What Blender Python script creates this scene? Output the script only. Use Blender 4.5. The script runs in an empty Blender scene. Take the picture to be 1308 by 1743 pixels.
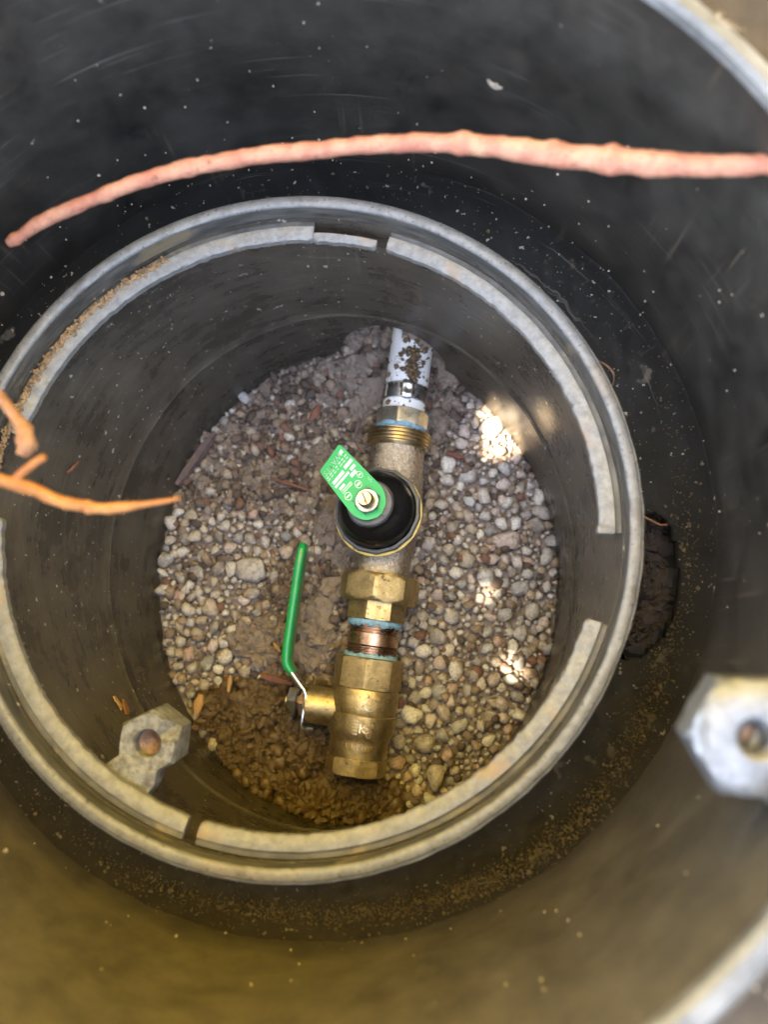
import bpy, bmesh, math, random
import numpy as np
from mathutils import Vector, Matrix, noise
rnd = random.Random(11)
scene = bpy.context.scene
COL = scene.collection
PI = math.pi

# ------------------------------------------------------------------ camera
FPX, CX, CY, CAM_H = 1250.0, 654.0, 871.5, 0.485        # focal length in photo pixels, principal point, height over the pit floor
_d = Vector(((700 - CX) / FPX, (1090 - CY) / FPX, 1)).normalized()      # straight down, seen from the camera (right, down, forward)
AZ = -_d
AX = (Vector((1, 0, 0)) - _d * _d.x).normalized()
AY = AZ.cross(AX)
if AY.y > 0: AY = -AY
cam = bpy.data.cameras.new('camera')
camo = bpy.data.objects.new('camera', cam); COL.objects.link(camo)
def to_world(v): return Vector((AX.dot(v), AY.dot(v), AZ.dot(v)))
cr, cu, cb = to_world(Vector((1, 0, 0))), to_world(Vector((0, -1, 0))), to_world(Vector((0, 0, -1)))
camo.matrix_world = Matrix(((cr.x, cu.x, cb.x, 0), (cr.y, cu.y, cb.y, 0), (cr.z, cu.z, cb.z, CAM_H), (0, 0, 0, 1)))
cam.sensor_fit = 'VERTICAL'; cam.sensor_height = 36; cam.sensor_width = 36
cam.lens = 36 * FPX / 1743
cam.clip_start = 0.005; cam.clip_end = 600
cam.dof.use_dof = True; cam.dof.focus_distance = 0.40; cam.dof.aperture_fstop = 5.0
scene.camera = camo

# ------------------------------------------------------------------ sky, sun, exposure
SUN = Vector((-0.47, -0.23, 0.85)).normalized()
w = bpy.data.worlds.new('World'); scene.world = w; w.use_nodes = True
nt = w.node_tree; nt.nodes.clear()
sky = nt.nodes.new('ShaderNodeTexSky'); sky.sky_type = 'NISHITA'; sky.sun_disc = False
sky.sun_elevation = math.asin(SUN.z); sky.sun_rotation = math.atan2(SUN.x, SUN.y)
sky.air_density = 1.0; sky.dust_density = 1.5; sky.ozone_density = 1.3
hsv = nt.nodes.new('ShaderNodeHueSaturation'); hsv.inputs['Saturation'].default_value = 0.62
bg = nt.nodes.new('ShaderNodeBackground'); bg.inputs['Strength'].default_value = 0.15
wo = nt.nodes.new('ShaderNodeOutputWorld')
nt.links.new(sky.outputs[0], hsv.inputs['Color']); nt.links.new(hsv.outputs[0], bg.inputs[0]); nt.links.new(bg.outputs[0], wo.inputs[0])
sl = bpy.data.lights.new('sun', 'SUN'); sl.energy = 5.0; sl.angle = math.radians(0.53); sl.color = (1, 0.80, 0.54)
so = bpy.data.objects.new('sun', sl); COL.objects.link(so)
so.rotation_euler = SUN.to_track_quat('Z', 'Y').to_euler(); so.location = SUN * 8
vs = scene.view_settings
vs.view_transform = 'Standard'; vs.look = 'None'; vs.gamma = 1; vs.use_curve_mapping = False; vs.exposure = 3.5
cy = scene.cycles; cy.max_bounces = 5; cy.diffuse_bounces = 3; cy.glossy_bounces = 3; cy.transmission_bounces = 2; cy.caustics_reflective = False; cy.caustics_refractive = False

# ------------------------------------------------------------------ helpers
def P(px, py, z):
    """the point at height z that the photograph shows at pixel (px, py)"""
    r = to_world(Vector(((px - CX) / FPX, (py - CY) / FPX, 1)))
    return Vector((0, 0, CAM_H)) + r * ((z - CAM_H) / r.z)
def proj(p):
    q = Vector(p) - Vector((0, 0, CAM_H))
    c = AX * q.x + AY * q.y + AZ * q.z
    return CX + FPX * c.x / c.z, CY + FPX * c.y / c.z
def obj(name, data, mat=None, parent=None, smooth=True, loc=None):
    if isinstance(data, bmesh.types.BMesh):
        me = bpy.data.meshes.new(name); data.to_mesh(me); data.free()
    else: me = data
    if mat is not None and not me.materials: me.materials.append(mat)
    if smooth and len(me.polygons): me.polygons.foreach_set('use_smooth', [True] * len(me.polygons))
    o = bpy.data.objects.new(name, me); COL.objects.link(o)
    if loc is not None: o.location = loc
    if parent is not None: o.parent = parent
    return o
def pydata(name, v, f):
    me = bpy.data.meshes.new(name); me.from_pydata(v, [], f); me.update(); return me
def tag(o, label=None, cat=None, group=None, kind=None):
    if label: o['label'] = label
    if cat: o['category'] = cat
    if group: o['group'] = group
    if kind: o['kind'] = kind
    return o
def thing(name, label, cat, loc=(0, 0, 0), group=None):
    o = bpy.data.objects.new(name, None); COL.objects.link(o); o.location = loc; o.empty_display_size = 0.01
    return tag(o, label, cat, group)
def sharp(o, deg=35):
    me = o.data; bm = bmesh.new(); bm.from_mesh(me)
    for e in bm.edges:
        if len(e.link_faces) == 2 and e.calc_face_angle(0) > math.radians(deg): e.smooth = False
    bm.to_mesh(me); bm.free(); return o
def child(name, data, mat, parent, deg=35, smooth=True):
    """a part whose mesh is given in world coordinates"""
    o = obj(name, data, mat, None, smooth)
    if smooth and deg: sharp(o, deg)
    if parent is not None:
        o.parent = parent; o.matrix_parent_inverse = Matrix.Translation(-Vector(parent.location))
    return o
def frame(origin, axis, up=Vector((0, 0, 1))):
    """matrix whose z runs along axis and whose x is as near as can be to up"""
    z = axis.normalized(); x = (up - z * up.dot(z)).normalized(); y = z.cross(x)
    return Matrix(((x.x, y.x, z.x, origin.x), (x.y, y.y, z.y, origin.y), (x.z, y.z, z.z, origin.z), (0, 0, 0, 1)))
def lathe(profile, seg=48, M=Matrix(), closed=False, caps=True, phase=0.0):
    """revolve (r, z) pairs round z"""
    bm = bmesh.new(); rings = []
    for r, z in profile:
        rings.append([bm.verts.new(M @ Vector((r * math.cos(phase + 2 * PI * i / seg), r * math.sin(phase + 2 * PI * i / seg), z))) for i in range(seg)])
    n = len(rings)
    for k in range(n if closed else n - 1):
        a, b = rings[k], rings[(k + 1) % n]
        for i in range(seg): bm.faces.new((a[i], a[(i + 1) % seg], b[(i + 1) % seg], b[i]))
    if caps and not closed:
        bm.faces.new(rings[0][::-1]); bm.faces.new(rings[-1])
    bmesh.ops.recalc_face_normals(bm, faces=bm.faces)
    return bm
def tube(pts, radii, seg=10, wob=0.0, seed=0):
    bm = bmesh.new(); rings = []
    for k, p in enumerate(pts):
        a = pts[max(k - 1, 0)]; b = pts[min(k + 1, len(pts) - 1)]
        m = frame(p, b - a)
        ring = []
        for i in range(seg):
            an = 2 * PI * i / seg
            r = radii[k]
            q = m @ Vector((r * math.cos(an), r * math.sin(an), 0))
            if wob: r2 = 1 + wob * (noise.noise(q * 160 + Vector((seed, 0, 0))) + 0.35 * noise.noise(q * 430 + Vector((seed, 9, 0)))); q = p + (q - p) * r2
            ring.append(bm.verts.new(q))
        rings.append(ring)
    for k in range(len(rings) - 1):
        for i in range(seg): bm.faces.new((rings[k][i], rings[k][(i + 1) % seg], rings[k + 1][(i + 1) % seg], rings[k + 1][i]))
    bm.faces.new(rings[0][::-1]); bm.faces.new(rings[-1])
    bmesh.ops.recalc_face_normals(bm, faces=bm.faces)
    return bm
def smooth_path(pts, n):
    """Catmull-Rom through pts (Vectors)"""
    out = []
    q = [pts[0] * 2 - pts[1]] + list(pts) + [pts[-1] * 2 - pts[-2]]
    for k in range(1, len(q) - 2):
        for j in range(n):
            t = j / n; a, b, c, d = q[k - 1], q[k], q[k + 1], q[k + 2]
            out.append(0.5 * ((2 * b) + (c - a) * t + (2 * a - 5 * b + 4 * c - d) * t * t + (3 * b - a - 3 * c + d) * t ** 3))
    out.append(pts[-1]); return out
def prism(poly, M, h):
    """polygon (x, y) extruded from z = 0 to h in frame M"""
    bm = bmesh.new()
    a = [bm.verts.new(M @ Vector((x, y, 0))) for x, y in poly]; b = [bm.verts.new(M @ Vector((x, y, h))) for x, y in poly]
    n = len(poly); bm.faces.new(a[::-1]); bm.faces.new(b)
    for i in range(n): bm.faces.new((a[i], a[(i + 1) % n], b[(i + 1) % n], b[i]))
    bmesh.ops.recalc_face_normals(bm, faces=bm.faces); return bm
def bevel(bm, w, seg=2, ang=30):
    es = [e for e in bm.edges if len(e.link_faces) == 2 and e.calc_face_angle(0) > math.radians(ang)]
    bmesh.ops.bevel(bm, geom=es, offset=w, segments=seg, affect='EDGES', profile=0.6); return bm
def fbm(v, o=4):
    s, a = 0.0, 1.0
    for _ in range(o): s += a * noise.noise(v); v = v * 2.03; a *= 0.5
    return s
def blob(sub, seed, rough=0.25, freq=1.4, cuts=0, fine=0.0):
    bm = bmesh.new(); bmesh.ops.create_icosphere(bm, subdivisions=sub, radius=1.0)
    r = random.Random(seed); off = Vector((seed * 7.3, seed * 1.7, 0))
    planes = [(Vector((r.gauss(0, 1), r.gauss(0, 1), r.gauss(0, 1))).normalized(), r.uniform(0.55, 0.85)) for _ in range(cuts)]
    for v in bm.verts:
        n = v.co.normalized(); v.co = n * (1 + rough * noise.noise(n * freq + off))
        if fine: v.co += n * fine * fbm(n * 4.5 + off, 5) - n * fine * 0.9 * max(0, 0.10 - abs(noise.noise(n * 2.2 + off * 3))) * 8
        for q, dd in planes:
            e = v.co.dot(q) - dd
            if e > 0: v.co -= q * e * 0.93
    return bm

# ------------------------------------------------------------------ materials
class NT:
    def __init__(s, name):
        s.m = bpy.data.materials.new(name); s.m.use_nodes = True; s.t = s.m.node_tree
        s.b = s.t.nodes['Principled BSDF']; s.c = None
    def n(s, typ, **kw):
        x = s.t.nodes.new('ShaderNode' + typ)
        for k, v in kw.items():
            if k in x.inputs: x.inputs[k].default_value = v
            else: setattr(x, k, v)
        return x
    def l(s, a, b): s.t.links.new(a, b)
    def co(s, scale=(1, 1, 1)):
        if s.c is None: s.c = s.n('TexCoord')
        mp = s.n('Mapping'); mp.inputs['Scale'].default_value = scale
        s.l(s.c.outputs['Object'], mp.inputs[0]); return mp.outputs[0]
    def noise(s, scale, detail=4, rough=0.55, vec=None, aniso=None):
        x = s.n('TexNoise'); x.inputs['Scale'].default_value = scale; x.inputs['Detail'].default_value = detail; x.inputs['Roughness'].default_value = rough
        s.l(vec if vec is not None else s.co(aniso or (1, 1, 1)), x.inputs['Vector']); return x.outputs[0]
    def ramp(s, fac, stops, interp='LINEAR'):
        r = s.n('ValToRGB'); r.color_ramp.interpolation = interp
        el = r.color_ramp.elements
        while len(el) < len(stops): el.new(0.5)
        for e, (p, c) in zip(el, stops): e.position = p; e.color = (*c, 1) if len(c) == 3 else c
        s.l(fac, r.inputs[0]); return r.outputs[0]
    def mix(s, fac, a, b, mode='MIX'):
        x = s.n('Mix'); x.data_type = 'RGBA'; x.blend_type = mode
        for sock, v in ((x.inputs[0], fac), (x.inputs[6], a), (x.inputs[7], b)):
            if isinstance(v, (int, float)): sock.default_value = v
            elif isinstance(v, tuple): sock.default_value = (*v, 1)
            else: s.l(v, sock)
        return x.outputs[2]
    def bump(s, h, strength, dist):
        x = s.n('Bump'); x.inputs['Strength'].default_value = strength; x.inputs['Distance'].default_value = dist
        s.l(h, x.inputs['Height']); s.l(x.outputs[0], s.b.inputs['Normal']); return x
    def set(s, **kw):
        for k, v in kw.items():
            k = k.replace('_', ' ')
            if isinstance(v, (int, float)): s.b.inputs[k].default_value = v
            elif isinstance(v, tuple): s.b.inputs[k].default_value = (*v, 1)
            else: s.l(v, s.b.inputs[k])
        return s.m
def g(x): return (x, x, x)
def specks(s, scale, lo, hi, vec=None):
    return s.ramp(s.noise(scale, 2, 0.5, vec), [(lo, g(0)), (hi, g(1))])

def scratches(s, aniso, lo, hi):
    return s.ramp(s.noise(1.0, 2, 0.5, aniso=aniso), [(lo, g(0)), (hi, g(1))])
def mat_plastic(name, dark, dusty, spk=(0.35, 0.31, 0.26), aniso=(30, 30, 170), amount=0.5, rough=(0.34, 0.62), speck=(0.69, 0.73)):
    s = NT(name)
    streak = s.noise(1.0, 6, 0.65, aniso=aniso)
    cloud = s.noise(26, 7, 0.68)
    f = s.mix(0.5, s.ramp(streak, [(0.25, g(0)), (0.78, g(1))]), s.ramp(cloud, [(0.36, g(0)), (0.68, g(1))]))
    base = s.mix(f, dark, dusty)
    base = s.mix(specks(s, 300, speck[0], speck[1]), base, spk)
    base = s.mix(s.ramp(s.noise(60, 3), [(0.66, g(0)), (0.70, g(amount))]), base, spk)
    sc_ = s.mix(1.0, scratches(s, (14, 14, 900), 0.66, 0.72), s.ramp(s.noise(9, 3), [(0.45, g(0)), (0.6, g(1))]), 'MULTIPLY')
    base = s.mix(s.mix(1.0, sc_, g(0.30), 'MULTIPLY'), base, (0.24, 0.225, 0.20))
    drip = s.mix(1.0, scratches(s, (240, 240, 7), 0.60, 0.68), s.ramp(s.noise(16, 3), [(0.52, g(0)), (0.66, g(1))]), 'MULTIPLY')
    base = s.mix(s.mix(1.0, drip, g(0.25), 'MULTIPLY'), base, (0.19, 0.15, 0.10))
    rg = s.ramp(f, [(0, g(rough[0])), (1, g(rough[1]))])
    s.bump(s.noise(1, 5, 0.6, aniso=(160, 160, 420)), 0.25, 0.0006)
    return s.set(Base_Color=base, Roughness=rg, Specular_IOR_Level=0.38)
M_inner = mat_plastic('black_box_plastic', (0.028, 0.0245, 0.0205), (0.120, 0.106, 0.086), amount=0.06, rough=(0.20, 0.40))
M_outer = mat_plastic('outer_box_plastic', (0.010, 0.0094, 0.0088), (0.042, 0.038, 0.032), aniso=(60, 60, 70), amount=0.0, speck=(0.76, 0.80), rough=(0.28, 0.6))
def side_film(m, col=(0.140, 0.122, 0.092)):
    """tan film that grows stronger towards one side of the box, broken up by noise"""
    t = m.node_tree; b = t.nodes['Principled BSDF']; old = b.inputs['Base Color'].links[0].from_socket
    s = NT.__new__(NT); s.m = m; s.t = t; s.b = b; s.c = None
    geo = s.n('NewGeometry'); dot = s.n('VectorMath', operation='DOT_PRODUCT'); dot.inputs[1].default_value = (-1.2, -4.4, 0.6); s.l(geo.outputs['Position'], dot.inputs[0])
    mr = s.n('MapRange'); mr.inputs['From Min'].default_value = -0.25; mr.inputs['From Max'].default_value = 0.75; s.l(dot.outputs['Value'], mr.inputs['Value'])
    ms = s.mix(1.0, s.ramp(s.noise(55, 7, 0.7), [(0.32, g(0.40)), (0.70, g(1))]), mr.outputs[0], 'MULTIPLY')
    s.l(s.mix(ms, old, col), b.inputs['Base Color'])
side_film(M_outer)
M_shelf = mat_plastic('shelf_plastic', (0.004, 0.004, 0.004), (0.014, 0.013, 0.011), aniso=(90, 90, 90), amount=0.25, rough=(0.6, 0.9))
side_film(M_shelf, (0.050, 0.040, 0.026))
def mat_rim():
    s = NT('chalky_rim_plastic')
    a = s.noise(210, 6, 0.75); b = s.noise(22, 4, 0.6)
    base = s.mix(s.ramp(a, [(0.33, g(0)), (0.62, g(1))]), (0.125, 0.127, 0.127), (0.215, 0.218, 0.216))
    base = s.mix(s.ramp(b, [(0.55, g(0)), (0.75, g(0.55))]), base, (0.24, 0.19, 0.13))
    base = s.mix(specks(s, 500, 0.64, 0.69), base, (0.07, 0.065, 0.06))
    base = s.mix(s.ramp(s.noise(48, 6, 0.72), [(0.57, g(0)), (0.64, g(0.7))]), base, (0.105, 0.098, 0.088))
    s.bump(s.noise(350, 4, 0.6), 0.25, 0.0006)
    return s.set(Base_Color=base, Roughness=0.40)
M_rim = mat_rim()
def mat_lug():
    s = NT('worn_lug_plastic')
    a = s.noise(210, 6, 0.75)
    base = s.mix(s.ramp(a, [(0.35, g(0)), (0.62, g(1))]), (0.135, 0.135, 0.132), (0.235, 0.235, 0.225))
    base = s.mix(s.ramp(s.noise(30, 5, 0.65), [(0.56, g(0)), (0.66, g(0.8))]), base, (0.27, 0.19, 0.12))
    s.bump(s.noise(260, 4, 0.6), 0.3, 0.0007)
    return s.set(Base_Color=base, Roughness=0.40)
M_lug = mat_lug()
def mat_channel():
    s = NT('rim_channel_plastic')
    a = s.noise(1, 5, 0.65, aniso=(50, 50, 300))
    base = s.mix(s.ramp(a, [(0.4, g(0)), (0.65, g(1))]), (0.05, 0.05, 0.047), (0.13, 0.125, 0.11))
    base = s.mix(s.ramp(s.noise(40, 4), [(0.58, g(0)), (0.66, g(0.7))]), base, (0.24, 0.19, 0.11))
    return s.set(Base_Color=base, Roughness=0.5)
M_chan = mat_channel()
def mat_metal(name, col, dark, rough, nscale=260, spots=0.5, bumps=0.12, dist=0.0004, metallic=1.0, grime=(0.05, 0.04, 0.03)):
    s = NT(name)
    base = s.mix(s.ramp(s.noise(nscale, 5, 0.65), [(0.35, g(0)), (0.65, g(1))]), dark, col)
    sp = s.ramp(s.noise(330, 3, 0.6), [(0.61, g(0)), (0.67, g(spots))])
    base = s.mix(s.ramp(s.noise(75, 6, 0.7), [(0.54, g(0)), (0.72, g(0.55))]), base, tuple(x * 0.5 for x in dark))
    base = s.mix(sp, base, grime)
    rg = s.mix(s.ramp(s.noise(nscale * 0.6, 4, 0.6), [(0.3, g(0)), (0.7, g(1))]), g(max(rough - 0.08, 0.05)), g(rough + 0.12))
    s.bump(s.noise(nscale * 3, 4, 0.6), bumps, dist)
    mt = s.mix(sp, g(metallic), g(0.0))
    return s.set(Base_Color=base, Roughness=rg, Metallic=mt)
M_brass = mat_metal('forged_brass', (0.56, 0.45, 0.245), (0.40, 0.31, 0.155), 0.46, spots=0.75, bumps=0.35, dist=0.0006)
M_brass_pol = mat_metal('machined_brass', (0.60, 0.50, 0.32), (0.42, 0.335, 0.20), 0.32, spots=0.5)
M_bronze = mat_metal('cast_bronze', (0.74, 0.66, 0.54), (0.42, 0.35, 0.27), 0.30, 520, 0.25, 0.7, 0.0010)
M_copper = mat_metal('red_brass_nipple', (0.60, 0.40, 0.285), (0.40, 0.25, 0.165), 0.28, 200, 0.5)
M_steel = mat_metal('stainless_steel', (0.62, 0.63, 0.64), (0.42, 0.43, 0.45), 0.28, 200, 0.25)
M_zinc = mat_metal('zinc_plated_steel', (0.560, 0.574, 0.581), (0.434, 0.448, 0.462), 0.25, 200, 0.15)
M_nut = mat_metal('plated_nut', (0.56, 0.55, 0.52), (0.40, 0.39, 0.36), 0.36, 240, 0.3)
M_nickel = mat_metal('nickel_brass', (0.66, 0.62, 0.52), (0.48, 0.44, 0.36), 0.32, 240, 0.4)
def mat_flat(name, col, rough=0.45, var=0.2, scale=200, dirt=None, bumps=0.1, coat=0.0, dd=(0.60, 0.68)):
    s = NT(name)
    c2 = tuple(x * (1 - var) for x in col)
    base = s.mix(s.ramp(s.noise(scale, 4, 0.6), [(0.35, g(0)), (0.65, g(1))]), c2, col)
    if dirt: base = s.mix(s.ramp(s.noise(scale * 1.7, 4, 0.6), [(dd[0], g(0)), (dd[1], g(0.8))]), base, dirt)
    s.bump(s.noise(scale * 2, 3, 0.6), bumps, 0.0005)
    s.set(Coat_Weight=coat)
    return s.set(Base_Color=base, Roughness=rough)
M_pex = mat_flat('white_pipe_plastic', (0.84, 0.87, 0.90), 0.35, 0.04, 60, (0.30, 0.22, 0.15), 0.05, dd=(0.66, 0.72))
M_dope = mat_flat('blue_thread_sealant', (0.30, 0.56, 0.80), 0.55, 0.35, 500, (0.10, 0.09, 0.08), 0.9)
M_green = mat_flat('green_vinyl', (0.012, 0.38, 0.10), 0.28, 0.15, 90, (0.13, 0.14, 0.09), 0.08, 0.3, dd=(0.62, 0.70))
M_tag = mat_flat('green_tag_plastic', (0.005, 0.45, 0.13), 0.42, 0.06, 60, None, 0.02)
M_print = mat_flat('white_tag_print', (0.70, 0.78, 0.76), 0.5, 0.1, 300, None, 0.0)
M_bell = mat_flat('black_bonnet_plastic', (0.010, 0.010, 0.011), 0.16, 0.3, 300, (0.10, 0.09, 0.08), 0.03, dd=(0.72, 0.76))
M_bellring = mat_flat('black_flange_plastic', (0.085, 0.095, 0.115), 0.40, 0.35, 150, (0.02, 0.02, 0.02), 0.2)
M_yellow = mat_flat('yellow_gasket', (0.72, 0.56, 0.16), 0.5, 0.2, 200, (0.2, 0.15, 0.06), 0.1)
M_boss = mat_flat('worn_grey_boss', (0.30, 0.305, 0.30), 0.42, 0.6, 190, (0.10, 0.078, 0.05), 0.8, dd=(0.50, 0.68))
M_bossmetal = mat_metal('galvanised_nut', (0.21, 0.22, 0.235), (0.14, 0.147, 0.157), 0.34, 160, 0.4, 0.3, metallic=0.55)
M_insert = mat_metal('brown_insert', (0.42, 0.29, 0.22), (0.24, 0.16, 0.12), 0.45, 400, 0.4, 0.6, 0.001)
def mat_root(name, a, b, c):
    s = NT(name)
    base = s.mix(s.ramp(s.noise(90, 7, 0.7), [(0.38, g(0)), (0.62, g(1))]), a, b)
    base = s.mix(s.ramp(s.noise(260, 4, 0.7), [(0.60, g(0)), (0.68, g(0.7))]), base, tuple(x * 0.4 for x in a))
    base = s.mix(s.ramp(s.noise(35, 4, 0.6), [(0.55, g(0)), (0.7, g(0.8))]), base, c)
    s.bump(s.noise(400, 4, 0.6), 0.6, 0.001)
    return s.set(Base_Color=base, Roughness=0.7)
M_root_pink = mat_root('pink_root_bark', (0.32, 0.120, 0.075), (0.41, 0.205, 0.125), (0.49, 0.32, 0.17))
M_root_orange = mat_root('orange_root_bark', (0.27, 0.10, 0.022), (0.38, 0.165, 0.042), (0.45, 0.25, 0.09))
M_root_brown = mat_root('brown_root_bark', (0.20, 0.09, 0.04), (0.34, 0.17, 0.08), (0.42, 0.25, 0.13))
M_rootlet = mat_root('fine_root', (0.20, 0.12, 0.08), (0.32, 0.20, 0.12), (0.40, 0.28, 0.17))
M_bark_red = mat_root('red_bark', (0.15, 0.06, 0.04), (0.22, 0.10, 0.07), (0.26, 0.15, 0.10))
M_bark_purple = mat_root('purple_bark', (0.10, 0.07, 0.07), (0.17, 0.12, 0.12), (0.22, 0.17, 0.14))
M_wood = mat_root('pale_wood', (0.45, 0.27, 0.12), (0.56, 0.36, 0.18), (0.40, 0.25, 0.12))
STONES = [(0.00, (0.58, 0.55, 0.53)), (0.09, (0.36, 0.335, 0.325)), (0.18, (0.72, 0.70, 0.68)), (0.27, (0.50, 0.45, 0.38)), (0.35, (0.36, 0.365, 0.38)),
          (0.43, (0.58, 0.47, 0.44)), (0.51, (0.80, 0.79, 0.77)), (0.59, (0.42, 0.355, 0.30)), (0.66, (0.52, 0.53, 0.55)), (0.74, (0.62, 0.57, 0.49)),
          (0.81, (0.24, 0.215, 0.205)), (0.87, (0.52, 0.36, 0.31)), (0.91, (0.25, 0.265, 0.29)), (0.95, (0.66, 0.57, 0.55))]
def mat_stone(name, island):
    s = NT(name)
    if island: r = s.n('NewGeometry').outputs['Random Per Island']
    else: r = s.n('ObjectInfo').outputs['Random']
    base = s.ramp(r, STONES, 'CONSTANT')
    # stones differ in brightness too, and carry grain, veins and dust
    r2 = s.n('Math', operation='FRACT'); mu = s.n('Math', operation='MULTIPLY'); mu.inputs[1].default_value = 17.31
    s.l(r, mu.inputs[0]); s.l(mu.outputs[0], r2.inputs[0])
    base = s.mix(s.ramp(r2.outputs[0], [(0, g(0.0)), (1, g(0.45))]), base, (0.44, 0.40, 0.38))
    sc = 700 if island else 3.6
    gn = s.noise(sc, 5, 0.7)
    base = s.mix(s.ramp(gn, [(0.34, g(0.85)), (0.52, g(0))]), base, (0.13, 0.105, 0.09))
    base = s.mix(s.ramp(s.noise(sc * 3.1, 3, 0.6), [(0.60, g(0)), (0.68, g(0.8))]), base, (0.10, 0.09, 0.085))
    base = s.mix(s.ramp(s.noise(sc * 0.45, 4, 0.6), [(0.54, g(0)), (0.66, g(0.7))]), base, (0.62, 0.59, 0.55))
    s.bump(gn, 0.25, 0.0005)
    return s.set(Base_Color=base, Roughness=0.62)
M_pebble = mat_stone('river_pebble', False)
M_fines = mat_stone('pea_gravel', True)
def mat_soil(name, a, b, c, scale=1.0, rough=0.85, world=True):
    s = NT(name)
    n1 = s.noise(180 * scale, 6, 0.7); n2 = s.noise(40 * scale, 4, 0.6)
    base = s.mix(s.ramp(n1, [(0.32, g(0)), (0.66, g(1))]), a, b)
    base = s.mix(s.ramp(n2, [(0.45, g(0)), (0.68, g(0.7))]), base, c)
    base = s.mix(s.ramp(s.noise(600 * scale, 3, 0.6), [(0.64, g(0)), (0.70, g(0.7))]), base, (0.40, 0.35, 0.28))
    s.bump(s.noise(420 * scale, 5, 0.7), 0.5, 0.0008)
    return s.set(Base_Color=base, Roughness=rough)
M_soil = mat_soil('pit_soil', (0.13, 0.103, 0.092), (0.36, 0.305, 0.272), (0.235, 0.188, 0.165))
M_clod = mat_soil('soil_clod', (0.12, 0.093, 0.080), (0.40, 0.335, 0.285), (0.29, 0.228, 0.188), 12.0 / 100)
M_wet = mat_soil('damp_soil_clod', (0.035, 0.022, 0.012), (0.185, 0.125, 0.060), (0.10, 0.064, 0.030), 12.0 / 100, 0.40)
def mat_crumb():
    s = NT('soil_crumb')
    r = s.n('NewGeometry').outputs['Random Per Island']
    base = s.ramp(r, [(0, (0.109, 0.084, 0.070)), (0.25, (0.290, 0.229, 0.181)), (0.45, (0.181, 0.138, 0.113)), (0.62, (0.377, 0.297, 0.225)), (0.78, (0.225, 0.123, 0.090)), (0.86, (0.493, 0.420, 0.334)), (0.94, (0.609, 0.580, 0.536))], 'CONSTANT')
    n = s.noise(700, 4, 0.6)
    base = s.mix(s.ramp(n, [(0.35, g(0.5)), (0.6, g(0))]), base, (0.07, 0.05, 0.04))
    s.bump(n, 0.5, 0.001)
    return s.set(Base_Color=base, Roughness=0.85)
M_crumb = mat_crumb()
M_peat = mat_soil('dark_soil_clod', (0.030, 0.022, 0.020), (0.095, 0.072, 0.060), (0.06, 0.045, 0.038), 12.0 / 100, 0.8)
M_wetcrumb = mat_soil('damp_soil_crumb', (0.045, 0.029, 0.016), (0.17, 0.112, 0.056), (0.09, 0.058, 0.028), 1.0, 0.45)
M_grain = mat_flat('dusty_grain', (0.40, 0.34, 0.26), 0.8, 0.6, 300, (0.16, 0.12, 0.09), 0.3)
M_grit = mat_flat('brown_grit', (0.36, 0.24, 0.13), 0.85, 0.6, 260, (0.12, 0.07, 0.04), 0.3)
M_shelfgrit = mat_flat('brown_silt', (0.15, 0.115, 0.06), 0.85, 0.6, 200, (0.05, 0.038, 0.02), 0.3)
M_ground = mat_soil('yard_soil', (0.020, 0.015, 0.011), (0.060, 0.046, 0.034), (0.045, 0.032, 0.022), 0.25)
M_outrim = mat_flat('grey_outer_rim', (0.17, 0.175, 0.18), 0.42, 0.5, 90, (0.09, 0.075, 0.055), 0.3)
def mat_leaf():
    s = NT('olive_leaf')
    r = s.n('NewGeometry').outputs['Random Per Island']
    base = s.ramp(r, [(0, (0.07, 0.10, 0.02)), (0.5, (0.10, 0.12, 0.025)), (1, (0.13, 0.12, 0.03))])
    s.set(Base_Color=base, Roughness=0.5)
    tr = s.n('BsdfTranslucent'); s.l(base, tr.inputs[0])
    ms = s.n('MixShader'); ms.inputs[0].default_value = 0.35
    out = [x for x in s.t.nodes if x.type == 'OUTPUT_MATERIAL'][0]
    s.l(s.b.outputs[0], ms.inputs[1]); s.l(tr.outputs[0], ms.inputs[2]); s.l(ms.outputs[0], out.inputs[0])
    return s.m
M_leaf = mat_leaf()
M_trunk = mat_root('shrub_bark', (0.13, 0.10, 0.07), (0.22, 0.17, 0.12), (0.17, 0.12, 0.08))
M_bounce = mat_flat('ochre_bounce', (0.64, 0.49, 0.075), 0.9, 0.15, 30, None, 0.6)  # for the added wall: ochre chosen to bounce warm light

# ------------------------------------------------------------------ the boxes: measured shapes
RC = Vector((-0.0518, 0.0556, 0)); RIM_Z = 0.170; RIM_R = 0.152; LEDGE_Z = 0.158; WALL_R = 0.1468; LUG_R = 0.1368
FC = Vector((-0.0362, 0.0426, 0)); FAX, FAY = 0.1311, 0.1543
OC = Vector((-0.0452, 0.0585, 0)); OUT_Z = 0.290; SHELF_Z = 0.120; OUT_R1 = 0.185; OUT_R0 = 0.190
def wall_c(z):
    """centre and half axes of the inner box's inside at height z (round at its top, squeezed oval at its foot)"""
    t = min(max(z / LEDGE_Z, -0.3), 1.0)
    c = FC.lerp(RC, t); return c, FAX + (WALL_R - FAX) * t, FAY + (WALL_R - FAY) * t
def wall_pt(a, z, off=0.0):
    c, ax, ay = wall_c(z); return Vector((c.x + (ax + off) * math.cos(a), c.y + (ay + off) * math.sin(a), z))
def hit_inner(px, py):
    z = LEDGE_Z
    while z > -0.02:
        p = P(px, py, z); c, ax, ay = wall_c(z)
        if ((p.x - c.x) / ax) ** 2 + ((p.y - c.y) / ay) ** 2 >= 1: return p, math.atan2((p.y - c.y) / ay, (p.x - c.x) / ax)
        z -= 0.0005
    return P(px, py, 0), 0.0
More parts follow.
